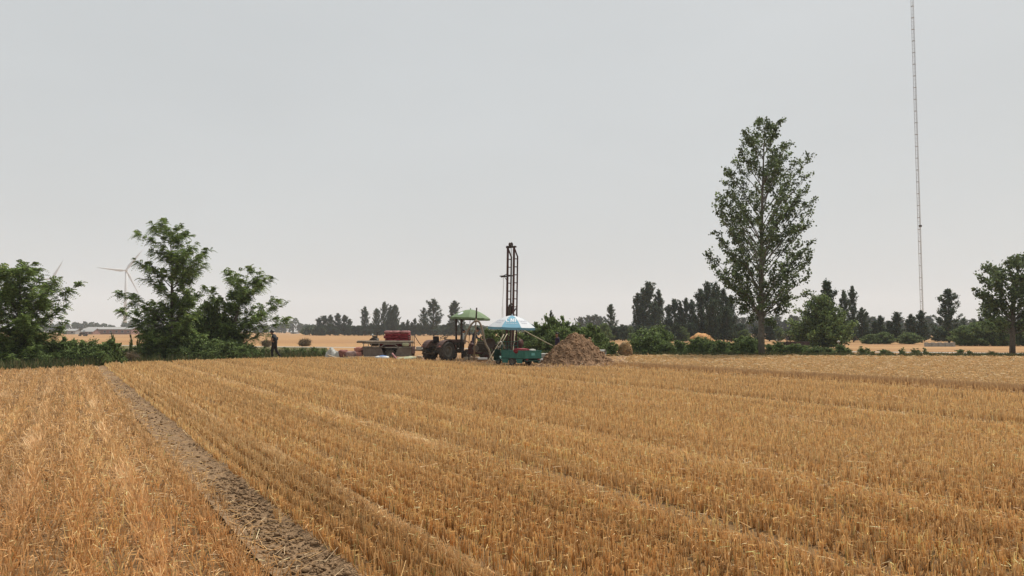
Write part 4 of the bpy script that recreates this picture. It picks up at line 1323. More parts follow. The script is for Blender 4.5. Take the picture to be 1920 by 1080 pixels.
# green parasol over the tractor
Y = 43.6
cx = gx(878, Y); ztop = at(880, 580, Y).z; zrim = at(880, 596, Y).z
GP, gpn, gsurf = parasol('green_parasol', 'green parasol with a pale oval print above the tractor and workers', (cx, Y, 0), 1.16, ztop - zrim, ztop, 8, ['bar_green'], .10, (math.radians(-1), math.radians(2.5), 0), 0.0, 'dark_metal')
k = 5   # panel that faces the camera and a little left
th = math.radians(227)
m = MB(); vs = [gsurf(th, .70, .014)]
for j in range(24):
    a = 2 * math.pi * j / 24
    vs.append(gsurf(th + .21 * math.cos(a), .70 + .14 * math.sin(a), .014))
m.add(vs, [(0, 1 + j, 1 + (j + 1) % 24) for j in range(24)])
m.build('oval_print', M['print_white'], gpn[5])
decal(gsurf, th, [[(-.5, -.05), (-.2, .1), (.1, -.1), (.5, .08)]], .22, .70, .2, 'print_line', 'sack_pink', gpn[5], .06)

# blue and white parasol on the cargo tricycle
TR_F = Vector((-.616, .788, 0)); TR_L = Vector((-.788, -.616, 0))
TRIKE = Vector((.41, 36.3, 0.0))
pp = TRIKE + TR_F * .76
zt = at(960, 591.5, pp.y).z; zr = at(960, 613, pp.y).z
BP, bpn, bsurf = parasol('blue_white_parasol', 'blue and white parasol with printed lettering, fixed on the green cargo tricycle', (pp.x, pp.y, .40), 1.24, zt - zr, zt - .40, 8, ['par_white', 'par_blue'], .11, (math.radians(2.0), math.radians(1.2), 0), math.radians(21.5), 'pale_metal')
th0 = math.radians(247.5)   # centre of the blue panel facing the camera (panel 5)
C_ = [[(.0, .75), (-.55, .85), (-.75, .1), (-.55, -.65), (.05, -.5)]]
def shift(ls, dx, k=1.0): return [[(x * k + dx, y) for x, y in l] for l in ls]
N_ = [[(-.35, -.7), (-.3, .8), (.3, -.6), (.4, .8)]]
T_ = [[(-.3, .65), (.45, .75)], [(.05, .75), (.0, -.65)], [(-.25, .05), (.35, .1)]]
DEC = shift(C_, -.55, .62) + shift(N_, .0, .62) + shift(T_, .52, .62)
decal(bsurf, th0 + .03, DEC, .235, .60, .17, 'lettering', 'print_white', bpn[5], .085)
decal(bsurf, th0 + .03, [[(-1.05 + .3 * i, -1.25), (-.88 + .3 * i, -1.25)] for i in range(7)], .225, .60, .155, 'small_lettering', 'print_white', bpn[5], .07)
for q in (4, 6, 3, 7, 0, 1, 2):
    if q % 2 == 0:
        tq = (q + .5) * math.pi / 4
        sc = [[(-1 + .22 * i, .35 * math.sin(i * 1.9 + q)) for i in range(10)], [(-.9 + .2 * i, -.9 + .25 * math.cos(i * 2.3 + q)) for i in range(9)]]
        decal(bsurf, tq, sc, .20, .64, .13, 'script_print', 'print_grey', bpn[q], .06)
    else:
        decal(bsurf, (q + .5) * math.pi / 4, DEC, .17, .60, .13, 'lettering', 'print_white', bpn[q], .085)

# ------------------------------------------------------------------ cargo tricycle
def make_trike(label, loc, rz, body, dark):
    t = thing('cargo_tricycle', label, 'tricycle', loc, rz)
    x0, x1, hw, zb, zt_ = -.93, .82, .525, .40, .76
    MB().box(((x0 + x1) / 2, 0, zb - .015), (x1 - x0 - .01, hw * 2 - .01, .05)).build('bed_floor', M[dark], t)
    for s in (-1, 1):
        p = MB(); p.box(((x0 + x1) / 2, s * hw, (zb + zt_) / 2), (x1 - x0, .028, zt_ - zb - .03))
        p.box(((x0 + x1) / 2, s * (hw + .012), zt_ - .015), (x1 - x0 + .02, .05, .035)); p.box(((x0 + x1) / 2, s * (hw + .012), zb + .02), (x1 - x0 + .02, .05, .035))
        p.box(((x0 + x1) / 2, s * (hw + .016), zb + .19), (x1 - x0, .02, .02))
        for k in range(4): p.box((x0 + .08 + k * (x1 - x0 - .16) / 3, s * (hw + .018), (zb + zt_) / 2), (.035, .03, zt_ - zb - .06))
        sp_ = p.build('side_panel', M[body], t)
        fl = MB(); prof = [(-.80, zb - .005), (-.74, .16), (-.38, .16), (-.29, zb - .04), (.29, zb - .04), (.38, .15), (.78, .15), (.82, zb - .005)]
        vs = [(x, s * (hw - .01), z) for x, z in prof] + [(x, s * (hw - .035), z) for x, z in prof]
        fl.add(vs, [(0, 1, 2, 3), (0, 3, 4, 7), (4, 5, 6, 7), (11, 10, 9, 8), (15, 12, 11, 8), (15, 14, 13, 12)] + [(i, i + 8, i + 9, i + 1) for i in range(7)])
        fl.build('mudguard', M[body], t)
    tg = MB(); tg.box((x0, 0, (zb + zt_) / 2), (.028, hw * 2 - .06, zt_ - zb - .03)); tg.box((x0 - .012, 0, zt_ - .015), (.05, hw * 2 - .03, .035)); tg.box((x0 - .012, 0, zb + .02), (.05, hw * 2 - .03, .035))
    for s in (-1, 1): tg.box((x0 - .016, s * .24, (zb + zt_) / 2), (.02, .03, zt_ - zb - .06))
    tgo = tg.build('tailgate', M[body], t)
    MB().box((x0 - .024, .0, .585), (.012, .20, .12)).build('number_plate', M['teal'], tgo)
    bp = MB(); bp.box((x0 + .02, 0, .28), (.06, .9, .05)); bp.bar((x0 + .05, -.3, .36), (x0 + .02, -.36, .28), .03); bp.bar((x0 + .05, .3, .36), (x0 + .02, .36, .28), .03); bp.build('rear_bumper', M[dark], t)
    for s in (-1, 1): MB().box((x0 - .01, s * .36, .335), (.03, .12, .05)).build('tail_light', M['sack_red'], t)
    fb = MB().box((x1, 0, (zb + zt_) / 2), (.028, hw * 2 - .06, zt_ - zb - .02)); fb.build('bed_front', M[body], t)
    fr = MB()
    for y in (-.49, -.25, 0.06, .25, .49): fr.tube([(x1 + .01, y, zb), (x1 + .01, y, 1.17)], .014, 6)
    fr.tube([(x1 + .01, -.49, 1.17), (x1 + .01, .49, 1.17)], .016, 6); fr.tube([(x1 + .01, -.49, .96), (x1 + .01, .49, .96)], .012, 6)
    fr.build('headboard_rail', M[body], t)
    ch = MB()
    for s in (-1, 1): ch.bar((x0 + .05, s * .3, .32), (1.25, s * .2, .32), .05, .07)
    ch.bar((1.2, 0, .34), (1.62, 0, .66), .07); ch.tube([(0, -.42, .225), (0, .42, .225)], .035, 8); ch.ell((0, 0, .225), (.09, .1, .09), 10, 8)
    ch.build('chassis', M[dark], t)
    wheel(t, (0, .49, .225), .225, .11, 'rim'); wheel(t, (0, -.49, .225), .225, .11, 'rim'); wheel(t, (1.78, 0, .215), .215, .085, 'rim')
    fk = MB()
    for s in (-1, 1): fk.tube([(1.78, s * .075, .215), (1.60, s * .075, .82)], .02, 6)
    fk.bar((1.60, -.09, .82), (1.60, .09, .82), .04); fk.tube([(1.59, 0, .80), (1.54, 0, .98)], .022, 6)
    fk.build('front_fork', M['dark_metal'], t)
    hb = MB(); hb.tube([(1.36, -.34, 1.0), (1.46, -.26, 1.02), (1.54, 0, .98), (1.46, .26, 1.02), (1.36, .34, 1.0)], .014, 6); hb.build('handlebar', M['dark_metal'], t)
    hl = MB(); hl.lathe([(0, -.05), (.06, -.04), (.075, .05), (0, .06)], 12, Matrix.Rotation(math.radians(90), 3, 'Y')); hl.v = [(v[0] + 1.70, v[1], v[2] + .86) for v in hl.v]; hl.build('headlight', M['pale_metal'], t)
    se = MB().box((1.0, 0, .68), (.28, .46, .09)); se.build('seat', M['black_cloth'], t, bevel=.03)
    bx = MB(); bx.box((1.0, 0, .50), (.30, .50, .26)); bx.box((1.28, 0, .66), (.30, .20, .16), None, .8); bx.build('engine_cover', M[dark], t, bevel=.02)
    ls = MB()
    for s in (-1, 1):
        ls.box((1.50, s * .30, .52), (.03, .36, .54), Matrix.Rotation(-.2, 3, 'Y')); ls.box((1.28, s * .34, .25), (.50, .24, .03))
    ls.build('leg_shield', M[dark], t, bevel=.01)
    fg = MB(); pr = [(1.78 + math.cos(a) * .25, .215 + math.sin(a) * .25) for a in [math.radians(20 + 20 * k) for k in range(8)]]
    for (xa, za), (xb, zb_) in zip(pr[:-1], pr[1:]):
        q = [(xa, -.065, za), (xa, .065, za), (xb, .065, zb_), (xb, -.065, zb_)]
        fg.add(q + [(x, y, z - .008) for x, y, z in q], [(0, 1, 2, 3), (7, 6, 5, 4)])
    fg.build('front_mudguard', M[body], t)
    return t
TRZ = math.atan2(TR_F.y, TR_F.x)
make_trike('green cargo tricycle with a drop side bed parked before the drilling rig', TRIKE, TRZ, 'green_paint', 'dark_green')
Y = 66.0
make_trike('maroon cart half hidden behind the dusty shrub at the right field edge', (gx(1494, Y), Y, 0), math.radians(170), 'maroon', 'dark_metal')

def sack(label, c, size, rz, material, group=None, seed=0, tilt=0.0, name='sack', cat='sack', lump=.2):
    m = MB(); m.ell((0, 0, size[2] / 2), (size[0] / 2, size[1] / 2, size[2] / 2), 22, 14, lump=lump, freq=1.8, seed=seed, power=.55)
    s = MB()
    for e in (-1, 1): s.ell((e * size[0] * .49, 0, size[2] * .5), (.03, size[1] * .22, size[2] * .16), 8, 6, lump=.4, seed=seed + e)
    o = m.build(name, M[material]); o.location = c; o.rotation_euler = (0, tilt, rz)
    s.build('tied_end', M[material], o)
    return tag(o, label, cat, group)

def on_trike(x, y, z): return TRIKE + TR_F * x + TR_L * y + Vector((0, 0, z))
sack('dark red bundle lying over the rim of the tricycle bed', on_trike(-.45, .28, .60), (.80, .36, .26), TRZ + 1.1, 'sack_red', seed=3, tilt=-.08, name='bundle', cat='bundle')
sack('dark bundle in the tricycle bed behind the dark red bundle', on_trike(.30, -.10, .43), (.55, .42, .36), TRZ + .3, 'sack_brown', seed=4, name='bundle', cat='bundle')
g = 'pale sacks in the tricycle bed'
for i, (x, y, z) in enumerate(((-.62, -.26, .43), (-.30, -.30, .43), (-.52, -.22, .60))):
    sack('pale full sack lying at the back of the tricycle bed', on_trike(x, y, z), (.50, .32, .22), TRZ + 1.4 + i * .2, 'sack_pale', g, 10 + i)
for i, (px, Y, z) in enumerate(((1018, 38.6, .01), (1027, 39.2, .01), (1022, 38.9, .26), (1033, 39.9, .01))):
    sack('pale grey sack stacked on the ground between tricycle and soil heap', Vector((gx(px, Y), Y, z)), (.62, .40, .27), .4 * i, 'sack_pale', 'pale sacks beside the soil heap', 20 + i)
# white jug at the head of the bed
m = MB(); m.lathe([(0, 0), (.085, 0), (.09, .05), (.09, .17), (.05, .22), (.028, .24), (.028, .28), (0, .28)], 14)
j = m.build('water_jug', M['white']); j.location = on_trike(.70, .22, .42); tag(j, 'white water jug standing at the head of the tricycle bed', 'jug')
MB().lathe([(0, .31), (.03, .31), (.03, .275), (0, .275)], 10).build('cap', M['blue'], j)

# ------------------------------------------------------------------ drilling rig
RIGY = 40.0
rig = thing('drilling_rig', 'dark red well drilling rig with a tall open ladder mast', 'drilling rig', (gx(956, RIGY), RIGY, 0), math.radians(-39))
# local x = across the mast (to the right and nearer), local y = depth (away)
zt = at(956, 464, RIGY).z
def mast_xyz(x, y, z): return (x + .018 * (z - 2) , y, z)
for s in (-1, 1):
    m = MB(); x = s * .215
    m.bar(mast_xyz(x, 0, .35), mast_xyz(x, 0, zt), .085, .085)
    m.bar(mast_xyz(x, .31, .35), mast_xyz(x, .31, zt - .48), .06, .06)
    m.bar(mast_xyz(x, .31, zt - .49), mast_xyz(x, .02, zt - .04), .055, .055)
    side = m.build('mast_side', M['rust_red'], rig)
    z = zt - .62
    while z > .6:
        MB().bar(mast_xyz(x, .045, z), mast_xyz(x, .28, z), .04, .045).build('rung', M['rust_red'], side)
        z -= .43
m = MB(); m.box(mast_xyz(0, .02, zt + .02), (.62, .16, .09)); m.box(mast_xyz(-.21, .02, zt + .03), (.16, .2, .12)); m.build('crown_beam', M['dark_metal'], rig, bevel=.01)
m = MB(); m.lathe([(0, .05), (.10, .05), (.125, .06), (.09, .02), (.09, -.02), (.125, -.06), (.10, -.05), (0, -.05)], 18, Matrix.Rotation(math.radians(90), 3, 'Y')); m.v = [(v[0] + .05, v[1] + .02, v[2] + zt + .15) for v in m.v]
m.build('sheave', M['dark_metal'], rig)
m = MB(); zp = at(945, 518, RIGY).z
m.bar((-.52, -.12, zp - .02), (.22, -.02, zp + .02), .05, .06); m.bar((-.50, -.12, zp - .01), (-.16, -.02, zp + .14), .03); m.box((-.36, -.1, zp + .02), (.32, .28, .05)); m.bar((-.30, -.1, zp - .02), (-.22, -.02, zp - .18), .03)
m.build('mast_platform', M['dark_metal'], rig)
m = MB(); m.tube([(-.34, -.14, zp - .05), (-.33, -.15, 4.0), (-.38, -.14, 3.2), (-.36, -.14, 2.2), (-.36, -.14, .7)], .012, 5); m.tube([(-.44, -.14, 3.0), (-.43, -.14, .9)], .008, 4); m.build('rope', M['pale_metal'], rig)
m = MB(); m.tube([(.04, .05, zt + .05), (.03, .1, 2.95)], .010, 5); m.tube([(.09, .05, zt + .05), (.0, .1, 1.2)], .008, 5); m.build('hoist_cable', M['dark_metal'], rig)
m = MB(); zh = at(952, 575, RIGY).z
m.box((-.02, .10, zh - .30), (.24, .26, .52)); m.ell((-.03, .06, zh + .02), (.10, .10, .13), 10, 8); m.box((.0, .12, zh - .62), (.2, .2, .2)); m.tube([(-.02, .1, zh), (.06, .08, zh + .18), (.14, .1, zh + .02), (.16, .12, zh - .5)], .035, 7)
m.tube([(-.02, .10, zh - .3), (-.02, .10, .2)], .05, 8)
m.build('power_head', M['dark_metal'], rig, bevel=.02)
m = MB()
for a, b in (((.05, .15, zh + .05), (.24, .12, zh - .75)), ((.18, .28, 2.9), (-.2, .28, 2.4)), ((-.2, .28, 2.1), (.2, .28, 1.6)), ((-.2, .02, 1.5), (.2, .02, 1.1))): m.bar(a, b, .05)
for z in (.9, 1.5, 2.1): m.bar((-.24, .29, z), (.24, .29, z), .05)
m.build('cross_brace', M['rust_red'], rig)
m = MB(); m.box((0, .1, .28), (1.1, .9, .16)); m.box((-.45, .3, .46), (.2, 1.5, .14)); m.box((.45, .3, .46), (.2, 1.5, .14)); m.box((0, .5, .62), (.9, .5, .3))
m.build('base_frame', M['rust_red'], rig, bevel=.015)
m = MB(); m.lathe([(0, .34), (.24, .34), (.24, .30), (.13, .29), (.13, -.29), (.24, -.30), (.24, -.34), (0, -.34)], 18, Matrix.Rotation(math.radians(90), 3, 'Y')); m.v = [(v[0], v[1] + .52, v[2] + 1.02) for v in m.v]
m.build('winch_drum', M['rust_red'], rig)
for (x, y) in ((-.5, -.25), (.5, -.25), (-.5, .9), (.5, .9)):
    m = MB(); m.tube([(x, y, .0), (x, y, .55)], .045, 8); m.lathe([(0, .02), (.16, .02), (.16, -.02), (0, -.02)], 12); m.v[-48:] = [(v[0] + x, v[1] + y, v[2] + .03) for v in m.v[-48:]]
    m.build('jack', M['dark_metal'], rig)

# long stays from the rig to the ground
def pole(name, label, a, b, r, material, cat='pole', group=None):
    a, b = Vector(a), Vector(b)
    m = MB(); pts = [(a.lerp(b, k / 6) - a + Vector((random.uniform(-.008, .008), 0, -.05 * math.sin(math.pi * k / 6) * 0.4))) for k in range(7)]
    m.tube(pts, [r * (1.08 - .14 * k / 6) for k in range(7)], 7)
    for k in range(1, 6):
        d = (b - a).normalized(); p = pts[k]
        m.tube([p - d * .012, p + d * .012], r * 1.25, 7)
    o = m.build(name, M[material]); o.location = a
    return tag(o, label, cat, group)
random.seed(8)
pole('stay_pole', 'long pale bamboo stay slanting from the rig down behind the soil heap', at(974, 615, 39.4), at(1042, 651, 40.6), .026, 'pole')
g = 'slanting stays under the blue parasol'
for a, b in (((945, 627, 39.2), (930, 652, 38.6)), ((951, 626, 39.0), (934, 655, 38.3)), ((966, 620, 39.2), (962, 657, 38.2))):
    p1 = at(*b); p1.z = 0.0
    d = at(*a)
    e = d + (at(*b) - d) * ((d.z) / max(.1, d.z - at(*b).z))
    pole('stay_pole', 'short pale stay slanting to the ground beneath the blue and white parasol', d, (e.x, e.y, .0), .021, 'pole', group=g)

# engine unit on a small wheeled chassis beside the mast
EY = 42.0
eu = thing('pump_engine', 'muddy red engine and mud pump on a wheeled frame under the hose arch', 'engine', (gx(898, EY), EY, 0), math.radians(8))
m = MB()
for s in (-1, 1): m.bar((-.62, s * .34, .46), (1.5, s * .34, .46), .08, .10)
for x in (-.55, .1, .8, 1.4): m.bar((x, -.34, .44), (x, .34, .44), .07)
m.build('frame', M['rust_red'], eu)
m = MB(); m.box((.18, 0, .78), (.62, .36, .46)); m.box((.15, 0, 1.05), (.5, .22, .14)); m.tube([(-.08, -.14, .95), (.4, -.14, .95)], .05, 8); m.box((.30, -.22, .62), (.2, .1, .2)); m.tube([(.1, .1, 1.1), (.1, .1, 1.35), (.25, .1, 1.42)], .035, 7)
m.build('engine_block', M['oily'], eu, bevel=.02)
m = MB(); m.lathe([(0, .04), (.26, .04), (.27, .06), (.30, .06), (.30, -.06), (.27, -.06), (.26, -.04), (0, -.04)], 22, RX); m.v = [(v[0] + .58, v[1] - .30, v[2] + 1.0) for v in m.v]; m.build('flywheel', M['dark_metal'], eu)
m = MB(); m.lathe([(0, .04), (.16, .05), (.17, .05), (.17, -.05), (0, -.05)], 18, RX); m.v = [(v[0] - .2, v[1] - .28, v[2] + .72) for v in m.v]; m.build('pulley', M['rim'], eu)
m = MB(); m.box((-.42, 0, .68), (.36, .44, .34)); m.ell((-.42, -.1, .9), (.15, .15, .14), 12, 8); m.tube([(-.42, 0, .85), (-.42, 0, 1.15)], .07, 8); m.build('mud_pump', M['rust_red'], eu, bevel=.02)
m = MB(); m.box((.95, 0, .74), (.40, .42, .42)); m.tube([(.95, -.22, .9), (1.25, -.3, .98), (1.55, -.3, .72)], .05, 7); m.build('gear_case', M['oily'], eu, bevel=.02)
m = MB(); m.tube([(1.0, -.3, 1.02), (1.2, -.32, 1.08), (1.48, -.3, .68)], .05, 8); m.ell((1.5, -.3, .66), (.09, .08, .08), 10, 6); m.build('guard', M['pale_metal'], eu)
wheel(eu, (.36, -.46, .25), .25, .12, 'rust_red'); wheel(eu, (.36, .46, .25), .25, .12, 'rust_red')
st = MB(); st.tube([(-.58, -.25, 0), (-.58, -.25, .44)], .03, 6); st.tube([(1.42, -.25, 0), (1.42, -.25, .44)], .03, 6); st.build('stand_leg', M['dark_metal'], eu)
# step the navy worker stands on
pl = MB().box((0, 0, .10), (1.0, .55, .20)); o = pl.build('timber_step', M['plank'], bevel=.01); o.location = (gx(886, 42.9), 42.95, 0); tag(o, 'low timber block that the navy clad person stands on', 'timber')
m = MB(); m.lathe([(0, 0), (.10, 0), (.12, .10), (.11, .2), (.05, .25), (.03, .30), (0, .30)], 14)
j = m.build('fuel_can', M['white']); j.location = (gx(897, 42.4) + .02, 42.0, .51); tag(j, 'pale plastic can standing on the pump frame', 'can')
MB().lathe([(0, .33), (.035, .33), (.035, .29), (0, .29)], 10).build('cap', M['dark_metal'], j)
m = MB().box((0, 0, .05), (.52, .22, .09)); o = m.build('white_board', M['white'], bevel=.008, rz=.05); o.location = (gx(905, 40.2), 40.2, .16); tag(o, 'short white board lying on the dug soil by the hose', 'board')
m = MB().box((0, 0, .08), (.6, .3, .16)); o = m.build('soil_block', M['soil'], rz=.05); o.location = (gx(905, 40.2), 40.2, 0); tag(o, 'low block of packed soil under the white board', 'soil')

# the post and the hose arch
HY = 41.2
p = at(888.5, 668, HY); q = at(893.8, 577, HY)
m = MB(); m.tube([(0, 0, 0), (q.x - p.x, 0, q.z)], [.05, .038], 8); o = m.build('hose_post', M['hose']); o.location = (p.x, HY, 0); tag(o, 'tall thin post that carries the arched mud hose', 'post')
MB().tube([((q.x - p.x) * .80, 0, q.z * .80), (q.x - p.x, 0, q.z + .002)], [.044, .041], 8).build('dark_top', M['dark_metal'], o)
pts = [at(x, y, HY - .12) for x, y in ((871, 641), (872, 634), (876, 622), (882, 611), (888, 604), (893.5, 602), (898.5, 604), (902, 611), (905, 622), (907.5, 634), (911, 646), (917, 657), (923, 665))]
pts[-1].z = .07; pts[0].y += .3
def smooth_path(P, n=5):
    out = []
    for i in range(len(P) - 1):
        p0, p1, p2, p3 = P[max(0, i - 1)], P[i], P[i + 1], P[min(len(P) - 1, i + 2)]
        for k in range(n):
            t = k / n
            out.append(.5 * ((2 * p1) + (p2 - p0) * t + (2 * p0 - 5 * p1 + 4 * p2 - p3) * t * t + (3 * p1 - p0 - 3 * p2 + p3) * t ** 3))
    return out + [P[-1]]
o0 = pts[-1].copy(); o0.z = 0
end = [pts[-1] + Vector((.35, .3, 0)), pts[-1] + Vector((.9, 1.0, 0))]
path = smooth_path([p - o0 for p in pts + end])
m = MB(); m.tube(path, .055, 10); o = m.build('mud_hose', M['hose']); o.location = o0; tag(o, 'thick tan mud hose arched over the post', 'hose')
m = MB(); m.tube(path[:3], .068, 10); m.build('hose_clamp', M['pale_metal'], o)

# ------------------------------------------------------------------ soil heap and pipe
def soil_heap():
    cx, cy, R, h = gx(1083, 38.2), 38.2, 1.86, at(1075, 625, 38.2).z
    N = 120
    vs, fs = [], []
    for i in range(N + 1):
        for j in range(N + 1):
            x, y = (i / N * 2 - 1) * R * 1.12, (j / N * 2 - 1) * R * 1.12
            a = math.atan2(y, x)
            rr = R * (1 + .05 * math.sin(a * 3 + 1) + .04 * math.sin(a * 5))
            xx = x * (1.0 + (.26 if x > 0 else 0) * max(0, 1 - abs(x) / R) ** .6)
            d = math.hypot(xx + .10 * (1 if x < 0 else 0), y) / rr
            top = math.hypot(x + .18, y)
            prof = max(0, 1 - d)
            z = h * (1.30 * prof ** 1.0 - .30 * prof ** 2.6)
            z = min(z, h * (.985 - .05 * (top / .5) ** 2) if top < .8 else z)
            ed = max(0, min(1, (1.0 - d) * 5))
            n1 = noise.noise(Vector((x * 2.2, y * 2.2, 4))) * .10 + noise.noise(Vector((x * 5.5, y * 5.5, 9))) * .11 + abs(noise.noise(Vector((x * 11, y * 11, 2)))) * .12 + noise.noise(Vector((x * 22, y * 22, 5))) * .05
            z = z + n1 * (.25 + .75 * ed) if d < 1.06 else -.02
            vs.append((x, y, max(z, -.02)))
    for i in range(N):
        for j in range(N):
            a = i * (N + 1) + j
            fs.append((a, a + N + 1, a + N + 2, a + 1))
    m = MB(); m.add(vs, fs, False)
    o = m.build('soil_heap', M['soil']); o.location = (cx, cy, 0)
    tag(o, 'conical heap of dug brown soil beside the green cargo tricycle', 'soil heap')
    c = MB(); random.seed(3)
    for k in range(900):
        a = random.uniform(0, 6.28); d = math.sqrt(random.random()) * 1.06
        x, y = math.cos(a) * d * R, math.sin(a) * d * R
        i, j = int((x / (R * 1.12) + 1) / 2 * N + .5), int((y / (R * 1.12) + 1) / 2 * N + .5)
        z = vs[min(N, i) * (N + 1) + min(N, j)][2]
        r = random.uniform(.018, .06) * (1.6 if random.random() < .06 else 1)
        c.ell((x, y, max(0, z) + r * .25), (r * random.uniform(.8, 1.5), r * random.uniform(.8, 1.3), r * .8), 6, 4, lump=.7, freq=1.4, seed=k * .77)
    cl = c.build('clods', M['soil'], o); cl['kind'] = 'stuff'
    # churned soil lumps spread over the trampled ground
    c = MB()
    for k in range(1500):
        px = random.uniform(790, 1165); Yc = random.uniform(34.4, 41.5)
        if px < 900 and Yc < 38.5: continue
        r = random.uniform(.02, .07)
        c.ell((gx(px, Yc), Yc, r * .3), (r * random.uniform(.9, 2), r * random.uniform(.8, 1.4), r * .75), 6, 4, lump=.7, freq=1.4, seed=k * .51)
    tag(c.build('loose_soil', M['soil']), 'churned lumps of soil on the trampled ground round the rig', 'soil', kind='stuff')
soil_heap()

m = MB(); a = Vector((0, 0, .185)); d = Vector((-.86, .50, 0)).normalized()
m.tube([a, a + d * .1, a + d * 2.6], .185, 22, cap=False); m.tube([a + d * .001, a + d * 2.6], .150, 22, cap=False)
ring = []
u = d.cross(Vector((0, 0, 1)))
n = 22
vo = [a + (u * math.cos(2 * math.pi * k / n) + Vector((0, 0, 1)) * math.sin(2 * math.pi * k / n)) * .185 for k in range(n)]
vi = [a + (u * math.cos(2 * math.pi * k / n) + Vector((0, 0, 1)) * math.sin(2 * math.pi * k / n)) * .150 for k in range(n)]
m.add(vo + vi, [(k, (k + 1) % n, n + (k + 1) % n, n + k) for k in range(n)])
b2 = a + d * 2.58
m.add([b2 + (u * math.cos(2 * math.pi * k / n) + Vector((0, 0, 1)) * math.sin(2 * math.pi * k / n)) * .16 for k in range(n)], [tuple(range(n))])
o = m.build('concrete_pipe', M['concrete']); o.location = (gx(1134.5, 46.5), 46.5, 0.17); tag(o, 'grey concrete well pipe lying open ended behind the soil heap', 'pipe')

m = MB(); m.ell((0, 0, 0), (1.5, .5, .19), 22, 8, lump=.25, freq=3, seed=8); m.v = [(x, y, max(z, -.02)) for x, y, z in m.v]
o = m.build('earth_bank', M['soil'], rz=math.radians(150)); o.location = (gx(1134.5, 46.5) - 1.15, 46.5 + .67, 0); tag(o, 'low earth bank that carries the grey concrete pipe', 'soil')

# ------------------------------------------------------------------ straw heaps
def heap(name, label, px, Y, w, h, material, fibres=900, cat='straw heap', seed=0, bulge=.72):
    kb = .72 if material == 'brush' else 1.0
    m = MB(); m.ell((0, 0, h * .42 * kb), (w / 2 * kb, w / 2 * .85 * kb, h * .58 * kb), 20, 12, lump=.5 if material != 'dome' else .28, freq=2.6, seed=seed, power=bulge if material != 'brush' else 1.0)
    m.v = [(x, y, max(z, -.02)) for x, y, z in m.v]
    o = m.build(name, M[material]); o.location = (gx(px, Y), Y, 0)
    tag(o, label, cat)
    th = rng.uniform(0, 6.283, fibres); ph = np.arccos(rng.uniform(-.2, 1, fibres))
    sp_ = lambda x: np.sign(x) * np.abs(x) ** bulge
    P = np.c_[sp_(np.sin(ph)) * sp_(np.cos(th)) * w / 2, sp_(np.sin(ph)) * sp_(np.sin(th)) * w / 2 * .85, h * .42 + sp_(np.cos(ph)) * h * .58]
    P = P * rng.uniform(.7, 1.0, (len(P), 1)) if material == 'brush' else P
    P = P[P[:, 2] > .02]
    D = unit(rng.normal(size=(len(P), 3))) * rng.uniform(.08, .25 if material != 'brush' else .7, (len(P), 1))
    C = COLS[rng.choice([0, 1, 4, 6], len(P))] * rng.uniform(.45, 1.0, (len(P), 1)) * (np.array([.8, .8, .8]) if material != 'brush' else np.array([.33, .36, .42]))
    f = obj('straw_fibres', sticks('straw_fibres', P - D * .5, P + D * .5, .008 * max(1, Y / 50), C, M['straw']), o)
    f['kind'] = 'stuff'
    return o
M['brush'] = mat('brush_heap', (0.15, 0.11, 0.06), 0.95, scale=6, col2=(0.26, 0.19, 0.105), bump=1.0, bscale=20)
heap('straw_bundle', 'loose pale straw bundle at the field edge between the thicket and dark shrub', 1172, 50.5, .82, at(1172, 643, 50.5).z, 'straw_heap', 1500, bulge=1.05)
heap('straw_dome', 'yellow orange dome shaped straw stack rising above the creeping hedge', 1316, 64, 2.0, at(1316, 626, 64).z, 'dome', 500, bulge=.95)
heap('brush_heap', 'brown brush heap on the far field beyond the weedy verge', 572, 84, 1.3, at(572, 636, 84).z, 'brush', 500)
heap('brush_heap', 'grey green brush heap on the verge just behind the walking person', 500, 80, 1.0, at(500, 638, 80).z, 'brush', 400, seed=5)
heap('brush_heap', 'dry grey brush pile at the corner of hedge and tallest locust tree', 238, 40.0, 1.3, at(238, 662, 40).z, 'brush', 500, seed=9)

